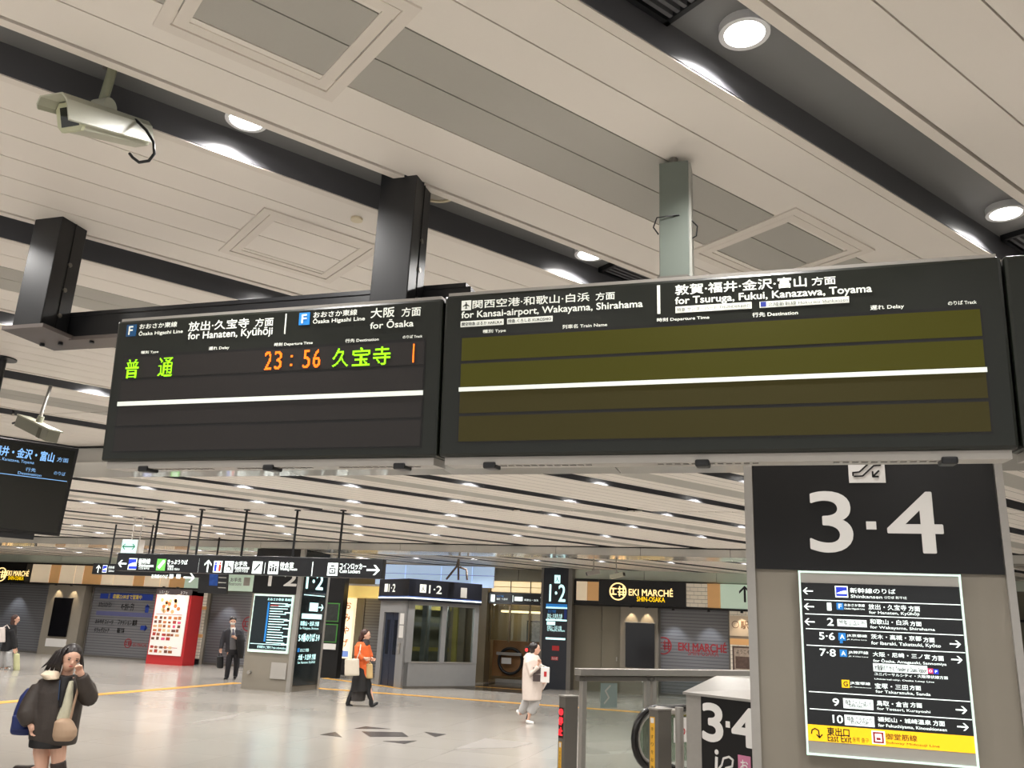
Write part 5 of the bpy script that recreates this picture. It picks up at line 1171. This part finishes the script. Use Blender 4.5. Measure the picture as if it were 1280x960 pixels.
sk = MB(); A.trunk(sk, [(916, 37, 88, .0, .14), (933.5, 35, 84, .0, .17)], 24); fuse(sk, 'skirt', mat('black_skirt', (22, 20, 20), .7), pw, .01, 2)
bt = MB(); A.limb(bt, [(72.5, 952, -.06, 9.5), (74, 966, -.05, 9), (76.5, 990, -.02, 6.8), (77.5, 1000, -.02, 6)]); A.limb(bt, [(77, 1001, -.02, 5.5), (84, 1004, -.12, 4.5), (89, 1005, -.2, 3.4)])
A.limb(bt, [(44, 965, .08, 8.6), (32, 965, .2, 8), (20, 962, .36, 6)]); A.limb(bt, [(20, 962, .36, 5.5), (18, 972, .4, 4.5), (17, 980, .42, 3.5)])
fuse(bt, 'boots', mat('dark_brown_boot', (54, 42, 38), .5), pw, .01)
hr = MB(); hr.sphere(hc + u * .052 - f * .026, .1, .112, .1, 20, 14, R)
fuse(hr, 'hair', M_bhair, pw, .008, 2)
lk = MB()
for i in range(26):
    t_ = i / 25; e = random.uniform(-1, 1)
    A.limb(lk, [(86 - 5 * t_ + e, 809 + 2 * t_, .02, 1.6), (80 - 8 * t_ + e, 817 + 2 * e, .03 - .07 * (1 - t_), 2.2), (76 - 14 * t_ + e, 828, .03 - .08 * (1 - t_), 1.9), (74 - 20 * t_ + 2 * e, 839 + 3 * e - 1.5 * t_, .05 - .09 * (1 - t_), .5)], 6)
for i in range(10):
    t_ = i / 9; e = random.uniform(-1, 1)
    A.limb(lk, [(95 + 2 * t_, 810 + 2 * t_, .0, 1.5), (100 + 2.2 * t_, 819, .0 - .04 * (1 - t_), 1.7), (101.5 + 2 * t_, 831, .0 - .03 * (1 - t_), 1.5), (100 + 3.5 * t_ + e, 842 + 3 * e, .0, .5)], 6)
for i in range(14):
    t_ = i / 13; e = random.uniform(-.6, .6)
    A.limb(lk, [(89 - 2 * t_, 807.5, -.04, 1.3), (83 - 2 * t_ + e, 811 - t_, -.12 + .06 * t_, 1.6), (77.5 - 2 * t_, 820 + e, -.12 + .05 * t_, 1.5), (75.5 - 3 * t_ + e, 832, -.1 + .04 * t_, 1.3), (74 - 4 * t_ + e, 841 + 2 * e, -.08 + .03 * t_, .4)], 6)
    A.limb(lk, [(91 + t_, 807.5, -.04, 1.3), (97 + 1.5 * t_ + e, 811, -.1 + .06 * t_, 1.5), (101 + 1.5 * t_, 821, -.08 + .06 * t_, 1.4), (102 + 1.5 * t_, 832 + e, -.06 + .06 * t_, 1.1), (101 + 2 * t_ + e, 840 + 2 * e, -.03, .4)], 6)
lk.build('hair_strands', M_bhair, pw, smooth=True, kind='stuff')
bg = MB(); A.trunk(bg, [(898, 74, 88, -.26, .05), (902, 68, 92, -.27, .08), (912, 66, 97, -.28, .09), (920, 65, 96, -.28, .09), (926, 67, 90, -.28, .07)], 18)
sbg = thing('shoulder_bag', 'beige slouchy shoulder bag worn at the front of the dark coat', 'bag', A.P(80, 926, -.3)); fuse(bg, 'pouch', mat('beige_leather', (176, 148, 122), .6), sbg, .01, 3)
MB().tube([A.P(x, y, d) for x, y, d in ((88, 899, -.27), (93, 878, -.23), (99, 856, -.17))], .012, 8).build('strap', mat('beige_strap', (150, 122, 98), .6), sbg)
bk_ = thing('backpack', 'blue backpack behind the person in the dark puffer coat', 'bag', A.P(25, 917, .16)); b_ = MB(); A.trunk(b_, [(860, 34, 46, .2, .07), (870, 25, 52, .2, .11), (890, 17, 50, .2, .12), (914, 12, 48, .2, .12), (918, 14, 46, .2, .1)], 18); fuse(b_, 'pack', mat('navy_blue_nylon', (34, 48, 104), .6, var=.15), bk_, .012, 3)
b_ = MB(); A.trunk(b_, [(894, 15, 34, .1, .05), (912, 14, 36, .1, .06)], 12); fuse(b_, 'front_pocket', mat('navy_blue_nylon', (34, 48, 104), .6, var=.15), bk_, .01)
# man in a dark suit
B = Fig(287, 849); pm = person(B, 'person in a dark suit and white face mask carrying a coat over one arm')
hc = B.P(291, 777.3, -.03); fd = -B.n + B.u * .08
body = MB(); f, r, u, R = head(body, hc, fd, .24)
B.limb(body, [(291, 781, 0, 2.6), (291, 788, .02, 2.8)]); B.trunk(body, [(787, 283, 300, .02, .1), (800, 284, 299, .02, .11), (814, 285, 298, .02, .11)])
B.limb(body, [(288, 812, .0, 4), (285, 830, -.05, 3), (283, 846, -.02, 2)]); B.limb(body, [(295, 812, .0, 4), (296, 830, .05, 3), (294, 845, .1, 2)])
B.limb(body, [(281.5, 790, 0, 2.4), (277.5, 802, 0, 2.1), (276, 812, -.05, 1.6)]); hand(B, body, 276, 812, -.05, math.radians(95), 1.0, .6)
B.limb(body, [(301, 790, 0, 2.4), (303, 801, -.05, 2.1), (293.5, 797, -.22, 1.6)]); hand(B, body, 293.5, 796.5, -.23, math.radians(200), 1.0, .6)
fuse(body, 'body', M_skin, pm, .009); face_parts(hc, f, r, u, R, .24, pm, M_whitep)
st = MB(); B.trunk(st, [(784.5, 285.5, 297, .03, .08), (787.5, 281, 302, .02, .12), (796, 280.5, 302, .02, .15), (806, 282, 301, .02, .15), (815, 281, 302, .02, .16)], 20)
B.limb(st, [(282, 789, .02, 3.3), (278, 801, 0, 3), (276.3, 811, -.04, 2.4)]); B.limb(st, [(301, 789, .02, 3.3), (304, 801, -.05, 3), (296, 799, -.2, 2.5)])
fuse(st, 'suit_jacket', mat('charcoal_suit', (46, 45, 52), .7, var=.1), pm, .014)
vt = MB(); B.trunk(vt, [(787, 288.5, 294, -.1, .05), (795, 287.5, 295, -.13, .05), (812, 287, 296, -.13, .05)], 14); fuse(vt, 'waistcoat', mat('grey_knit', (108, 108, 112), .8), pm, .01)
sh = MB(); B.trunk(sh, [(784.5, 287.5, 295, -.07, .05), (790, 289, 293.6, -.125, .05), (795, 290.2, 292.4, -.14, .05)], 12); fuse(sh, 'shirt', M_whitep, pm, .01)
ti = MB(); B.trunk(ti, [(786, 290.6, 292.4, -.13, .03), (793, 290, 292.8, -.18, .03), (797, 290.8, 292.2, -.17, .03)], 8); fuse(ti, 'tie', mat('grey_tie', (70, 70, 90), .6), pm, .008)
tr_ = MB(); B.trunk(tr_, [(811, 282.5, 301, .02, .14), (818, 283, 300, .02, .14)]); B.limb(tr_, [(288, 815, .0, 4.4), (285.5, 830, -.05, 3.6), (283.2, 847, -.02, 2.7)]); B.limb(tr_, [(295.5, 815, .0, 4.4), (296, 830, .05, 3.6), (294, 845.5, .1, 2.7)]); fuse(tr_, 'trousers', mat('dark_trousers', (34, 34, 40), .7), pm, .014)
so = MB(); B.limb(so, [(283.5, 847.5, .02, 2), (282, 848.3, -.1, 1.9), (280.8, 848.6, -.2, 1.5)]); B.limb(so, [(294, 846, .12, 2), (293.5, 847, .02, 1.9), (293, 847.2, -.08, 1.5)]); fuse(so, 'shoes', M_black, pm, .01)
hr = MB(); hr.sphere(hc + u * .068 - f * .022, .104, .115, .098, 18, 12, R); fuse(hr, 'hair', M_bhair, pm, .009, 2)
cc = thing('folded_coat', 'black coat draped over the arm of the person in the dark suit', 'coat', B.P(300, 815, -.2)); cm = MB(); B.trunk(cm, [(793, 297, 304, -.2, .1), (800, 295.5, 306, -.2, .14), (812, 296, 305.5, -.2, .13), (823, 298, 304, -.2, .1)], 16); fuse(cm, 'cloth', mat('black_coat_cloth', (26, 25, 28), .8, bump=.4, scale=14), cc, .014)
bc = thing('briefcase', 'black briefcase held by the person in the dark suit', 'bag', B.P(275, 835)); cm = MB(); B.trunk(cm, [(820, 272, 279, -.05, .06), (822, 270.8, 279.6, -.05, .07), (834, 270.6, 279.2, -.05, .08), (835.5, 271.4, 278.6, -.05, .07)], 16); fuse(cm, 'bag', M_black, bc, .012, 2)
MB().tube([B.P(x, y, -.05) for x, y in ((273.5, 821), (274.3, 816), (276.6, 816), (277.5, 821))], .012, 8).build('handle', M_black, bc)
# woman in an orange coat
C = Fig(450, 883); po = person(C, 'person in an orange coat and long black skirt walking past the elevator')
hc = C.P(457.5, 794.5, 0); fd = C.u + -C.n * .25 - Z * .08
body = MB(); f, r, u, R = head(body, hc, fd, .225)
C.limb(body, [(456, 799, 0, 2.8), (454, 807, 0, 3)]); C.trunk(body, [(806, 446, 461, 0, .13), (822, 446, 462, 0, .12), (840, 444, 462, 0, .13)])
C.limb(body, [(450, 838, .05, 4), (444, 858, .06, 3.4), (436, 876, .05, 2.2)]); C.limb(body, [(456, 838, -.05, 4), (461, 858, -.06, 3.4), (465, 876, -.05, 2.2)])
C.limb(body, [(448, 808, -.12, 2.4), (450, 821, -.17, 2), (458, 823.5, -.2, 1.6)]); hand(C, body, 457, 823.4, -.2, math.radians(5), 1.0, .7)
C.limb(body, [(456, 808, .12, 2.4), (460, 819, .12, 2), (464.5, 823, .05, 1.6)]); hand(C, body, 464, 823, .05, math.radians(25), 1.0, .7)
fuse(body, 'body', M_skin, po, .009); face_parts(hc, f, r, u, R, .225, po)
ct = MB(); C.trunk(ct, [(802.5, 447, 460, 0, .12), (808, 443, 463.5, 0, .17), (820, 443, 464, 0, .18), (830, 444, 461, 0, .17), (836, 446, 461, 0, .17)], 20); C.trunk(ct, [(832, 451, 461, -.03, .14), (850, 452.5, 459, -.03, .13)], 16)
C.limb(ct, [(447, 807.5, -.12, 3.7), (446, 819, -.17, 3.6), (454, 824, -.2, 2.8)]); C.limb(ct, [(459, 808, .12, 3.5), (463, 818, .12, 3.2), (464.5, 821.5, .06, 2.4)])
fuse(ct, 'orange_coat', mat('orange_wool', (226, 104, 48), .8, var=.1), po, .014)
sc = MB(); C.trunk(sc, [(799, 453, 461, 0, .1), (803, 451.5, 462.2, 0, .13), (807, 454, 461.5, -.02, .13)], 16); fuse(sc, 'scarf', mat('charcoal_scarf', (60, 56, 56), .9, bump=.4, scale=50), po, .011)
sk = MB(); C.trunk(sk, [(832, 446, 460, 0, .16), (848, 440, 461, 0, .2), (864, 438, 462, 0, .24)], 20); fuse(sk, 'black_skirt', mat('black_skirt', (22, 20, 20), .7), po, .014)
sk = MB(); C.trunk(sk, [(862, 440, 459, .05, .2), (876, 438, 456, .08, .2)], 18); fuse(sk, 'sheer_hem', mat('grey_sheer_hem', (62, 58, 56), .8), po, .014)
bt = MB(); C.limb(bt, [(446, 848, .05, 4.4), (444.5, 856, .06, 4.1), (440, 866, .06, 3.6), (436, 875, .05, 2.9), (434, 881, .05, 2.6)]); C.limb(bt, [(432.5, 881.5, .05, 2.4), (438, 882.4, .05, 2.2), (441, 883, .05, 1.6)]); C.limb(bt, [(459, 848, -.05, 4.4), (460.5, 856, -.06, 4.1), (461, 866, -.06, 3.6), (464, 875, -.05, 2.9), (463.5, 882, -.05, 2.4)]); C.limb(bt, [(462.5, 883, -.05, 2.3), (468, 880.8, -.05, 2.2), (472.5, 878.2, -.05, 1.6)]); fuse(bt, 'boots', M_black, po, .011)
hr = MB(); hr.sphere(hc + u * .04 - f * .035, .095, .108, .108, 18, 12, R); C.limb(hr, [(455, 791, 0, 3.6), (451.5, 797, 0, 3.4), (449.5, 801.5, 0, 2)]); fuse(hr, 'hair', mat('dark_brown_hair', (66, 40, 32), .5, var=.2, scale=40), po, .009, 2)
def tote(Fg, x0, x1, y0, y1, dv, dep, label, m, hx, extra=None, name='tote_bag'):
    t = thing(name, label, 'bag', Fg.P((x0 + x1) / 2, y1, dv)); cm = MB()
    Fg.trunk(cm, [(y0, x0 + .6, x1 - .6, dv, dep * .7), (y0 + 2, x0 + .3, x1 - .3, dv, dep * .8), (y1 - 2, x0, x1, dv, dep), (y1, x0 + .5, x1 - .5, dv, dep * .9)], 16); fuse(cm, 'bag', m, t, .012, 2)
    MB().tube([Fg.P(*p) for p in hx], .012, 8).build('strap', m, t); return t
tote(C, 430.5, 449.5, 823.5, 844.5, -.3, .07, 'cream canvas tote bag on the shoulder of the person in orange', mat('cream_canvas', (216, 206, 188), .8), ((446, 824, -.3), (450, 813, -.32), (451, 806, -.2)))
tote(C, 457, 466.3, 830, 848, -.12, .07, 'tan paper bag hanging from the hands of the person in orange', mat('tan_paper', (202, 172, 120), .8), ((459, 830.5, -.12), (461, 825, -.14), (464, 830.5, -.12)), name='paper_bag')
# woman in a white long coat
D = Fig(658, 904); pq = person(D, 'person in a long white hooded coat and grey trousers looking back')
hc = D.P(669.3, 811.5, 0); fd = D.u + D.n * .1 + Z * .05
body = MB(); f, r, u, R = head(body, hc, fd, .22)
D.limb(body, [(668, 816, 0, 2.8), (667, 823, 0, 3)]); D.trunk(body, [(822, 656, 674, 0, .13), (845, 655, 674, 0, .13), (866, 655, 674, 0, .14)])
D.limb(body, [(661, 864, .04, 4), (655, 880, .05, 3.2), (650, 893, .1, 2.2)]); D.limb(body, [(668, 864, -.04, 4), (666, 880, -.03, 3.2), (659, 901, -.03, 2.2)])
D.limb(body, [(661, 826, -.14, 2.6), (664, 842, -.2, 2.2), (674, 829, -.24, 1.7)]); hand(D, body, 673.6, 830, -.24, math.radians(-80), .95, .8)
D.limb(body, [(673, 826, .13, 2.6), (676, 842, .13, 2.2), (678, 850, .0, 1.7)]); hand(D, body, 678, 849, .0, math.radians(70), .95, .8)
fuse(body, 'body', M_skin, pq, .009); face_parts(hc, f, r, u, R, .22, pq)
M_wc = mat('off_white_quilted', (218, 204, 194), .75, var=.08, bump=.3, scale=16)
ct = MB(); D.trunk(ct, [(819, 658, 673, 0, .12), (825, 654.5, 676, 0, .17), (840, 653, 677.5, 0, .19), (858, 652.5, 678, 0, .2), (875, 653, 676.5, 0, .2)], 20); D.limb(ct, [(660, 827, -.13, 4), (664, 843, -.2, 3.8), (673, 833, -.24, 2.9)]); D.limb(ct, [(673, 828, .13, 3.8), (678, 843, .1, 3.6), (680.5, 854, .0, 3.4), (677, 861, .0, 2.6)])
D.limb(ct, [(669, 818, .0, 4.2), (661, 821, .06, 5.4), (656.5, 825, .06, 4.4)]); fuse(ct, 'hooded_coat', M_wc, pq, .014)
tr_ = MB(); D.limb(tr_, [(661, 868, .04, 6), (656, 882, .05, 6), (651.5, 891, .07, 4.8)]); D.limb(tr_, [(669, 868, -.04, 6.4), (668, 882, -.03, 6.4), (663, 892, -.03, 5)]); fuse(tr_, 'wide_trousers', mat('silver_grey_cloth', (176, 174, 172), .6, var=.1), pq, .014)
so = MB(); D.limb(so, [(650, 893, .1, 2.4), (648, 890, .12, 2.2), (646, 888, .14, 1.8)]); D.limb(so, [(658, 901.5, -.03, 2.5), (662, 903, -.06, 2.4), (667, 904, -.1, 1.8)]); fuse(so, 'shoes', M_whitep, pq, .01)
sk = MB(); D.limb(sk, [(661, 893, -.03, 2.2), (659, 900, -.03, 2.2)]); fuse(sk, 'socks', M_black, pq, .01)
hr = MB(); hr.sphere(hc + u * .04 - f * .035, .095, .108, .105, 18, 12, R); D.limb(hr, [(667, 809, 0, 3.5), (665.5, 815, 0, 3), (667, 820, 0, 2)]); fuse(hr, 'hair', M_bhair, pq, .009, 2)
wb = thing('shopping_bag', 'white shopping bag with red print and dark side held by the person in white', 'bag', D.P(677, 853, -.35)); WFr = Fr(D.P(675.5, 853, -.34), D.u, Z); wk = D.k
MB().pan(WFr, 0, 0, 11 * wk, 18 * wk, -.14, 0).build('bag', M_whitep, wb, bevel=.01); MB().pan(WFr, 4 * wk, 7 * wk, 7.4 * wk, 13 * wk, 0, .004).build('red_print', M_redp, wb)
MB().ob(WFr.p(-9.5 * wk, .5 * wk, -.1), D.u * 9.5 * wk, D.n * .05, Z * 8 * wk).build('dark_panel', mat('dark_brown_bag', (70, 58, 56), .6), wb); MB().ob(WFr.p(-9.5 * wk, 9.5 * wk, -.1), D.u * 9.5 * wk, D.n * .05, Z * 7.5 * wk).build('dark_panel', mat('dark_brown_bag', (70, 58, 56), .6), wb)
MB().tube([WFr.p(3 * wk, 17.8 * wk, -.07), D.P(674.5, 830, -.3), WFr.p(8 * wk, 17.8 * wk, -.07)], .01, 8).build('handle', M_whitep, wb)
# woman at the far left
G = Fig(8, 837); pg = person(G, 'person in a black coat with white tote beside the dark display pier')
hc = G.P(20, 774.5, 0); fd = G.u - G.n * .35
body = MB(); f, r, u, R = head(body, hc, fd, .22)
G.limb(body, [(19, 778, 0, 2.4), (16, 785, 0, 2.6)]); G.trunk(body, [(785, 7, 20, 0, .13), (800, 5, 19, 0, .13), (814, 2, 16, 0, .13)])
G.limb(body, [(6, 812, .05, 3.6), (3, 824, .05, 3), (1, 835, .08, 2)]); G.limb(body, [(12, 812, -.05, 3.6), (9, 824, -.05, 3), (8, 836, -.05, 2)]); G.limb(body, [(14, 788, -.14, 2.3), (16, 801, -.15, 2), (18, 813, -.18, 1.5)]); hand(G, body, 18, 812.5, -.18, math.radians(80), 1, .7)
G.limb(body, [(14, 788, .14, 2.3), (18, 800, .14, 2), (20, 812, .1, 1.5)]); hand(G, body, 20, 811, .1, math.radians(80), 1, .7)
fuse(body, 'body', M_skin, pg, .01); face_parts(hc, f, r, u, R, .22, pg)
ct = MB(); G.trunk(ct, [(781, 9, 21, 0, .12), (788, 6, 21.5, 0, .17), (800, 4, 20.5, 0, .18), (814, 0, 17, 0, .19)], 18); G.limb(ct, [(14, 788, -.14, 3.4), (17, 801, -.15, 3.1), (18.4, 811, -.18, 2.3)]); G.limb(ct, [(14, 788, .14, 3.4), (18.5, 800, .14, 3), (20, 810, .1, 2.3)]); fuse(ct, 'black_coat', mat('black_coat_cloth', (26, 25, 28), .8), pg, .015)
tr_ = MB(); G.limb(tr_, [(6, 810, .05, 4.4), (3.5, 824, .05, 4), (1.5, 834, .08, 3.2)]); G.limb(tr_, [(12, 810, -.05, 4.4), (9.5, 824, -.05, 4), (8.4, 834, -.05, 3.2)]); fuse(tr_, 'grey_trousers', mat('silver_grey_cloth', (176, 174, 172), .6), pg, .015)
so = MB(); G.limb(so, [(1, 835.8, .08, 1.9), (5, 836.6, .08, 1.5)]); G.limb(so, [(7.5, 836, -.05, 1.9), (12.5, 836.8, -.05, 1.5)]); fuse(so, 'shoes', M_whitep, pg, .012)
hr = MB(); hr.sphere(hc + u * .04 - f * .035, .095, .108, .105, 18, 12, R); G.limb(hr, [(18, 773, 0, 3.3), (16, 779, 0, 3.2), (16.5, 786, -.05, 2)]); fuse(hr, 'hair', mat('dark_brown_hair', (66, 40, 32), .5), pg, .01, 2)
tote(G, -4, 7, 784, 803, -.22, .08, 'white tote bag on the shoulder of the person in the black coat', mat('white_canvas', (222, 212, 206), .8), ((3, 785, -.22), (9, 781, -.2), (12, 786, -.2)))
tote(G, 16.5, 25, 817, 838, -.2, .09, 'pale green paper bag carried low beside the white tote', mat('pale_green_paper', (206, 206, 160), .8), ((18.5, 817.5, -.2), (19, 813, -.19), (22, 817.5, -.2)), name='paper_bag')
tote(G, 7, 15.5, 815, 833, -.3, .08, 'silvery plastic bag carried beside the pale green paper bag', mat('silver_plastic', (176, 176, 176), .3, var=.3, scale=12), ((9, 815.5, -.3), (16, 812, -.25), (14, 815.5, -.3)), name='plastic_bag')
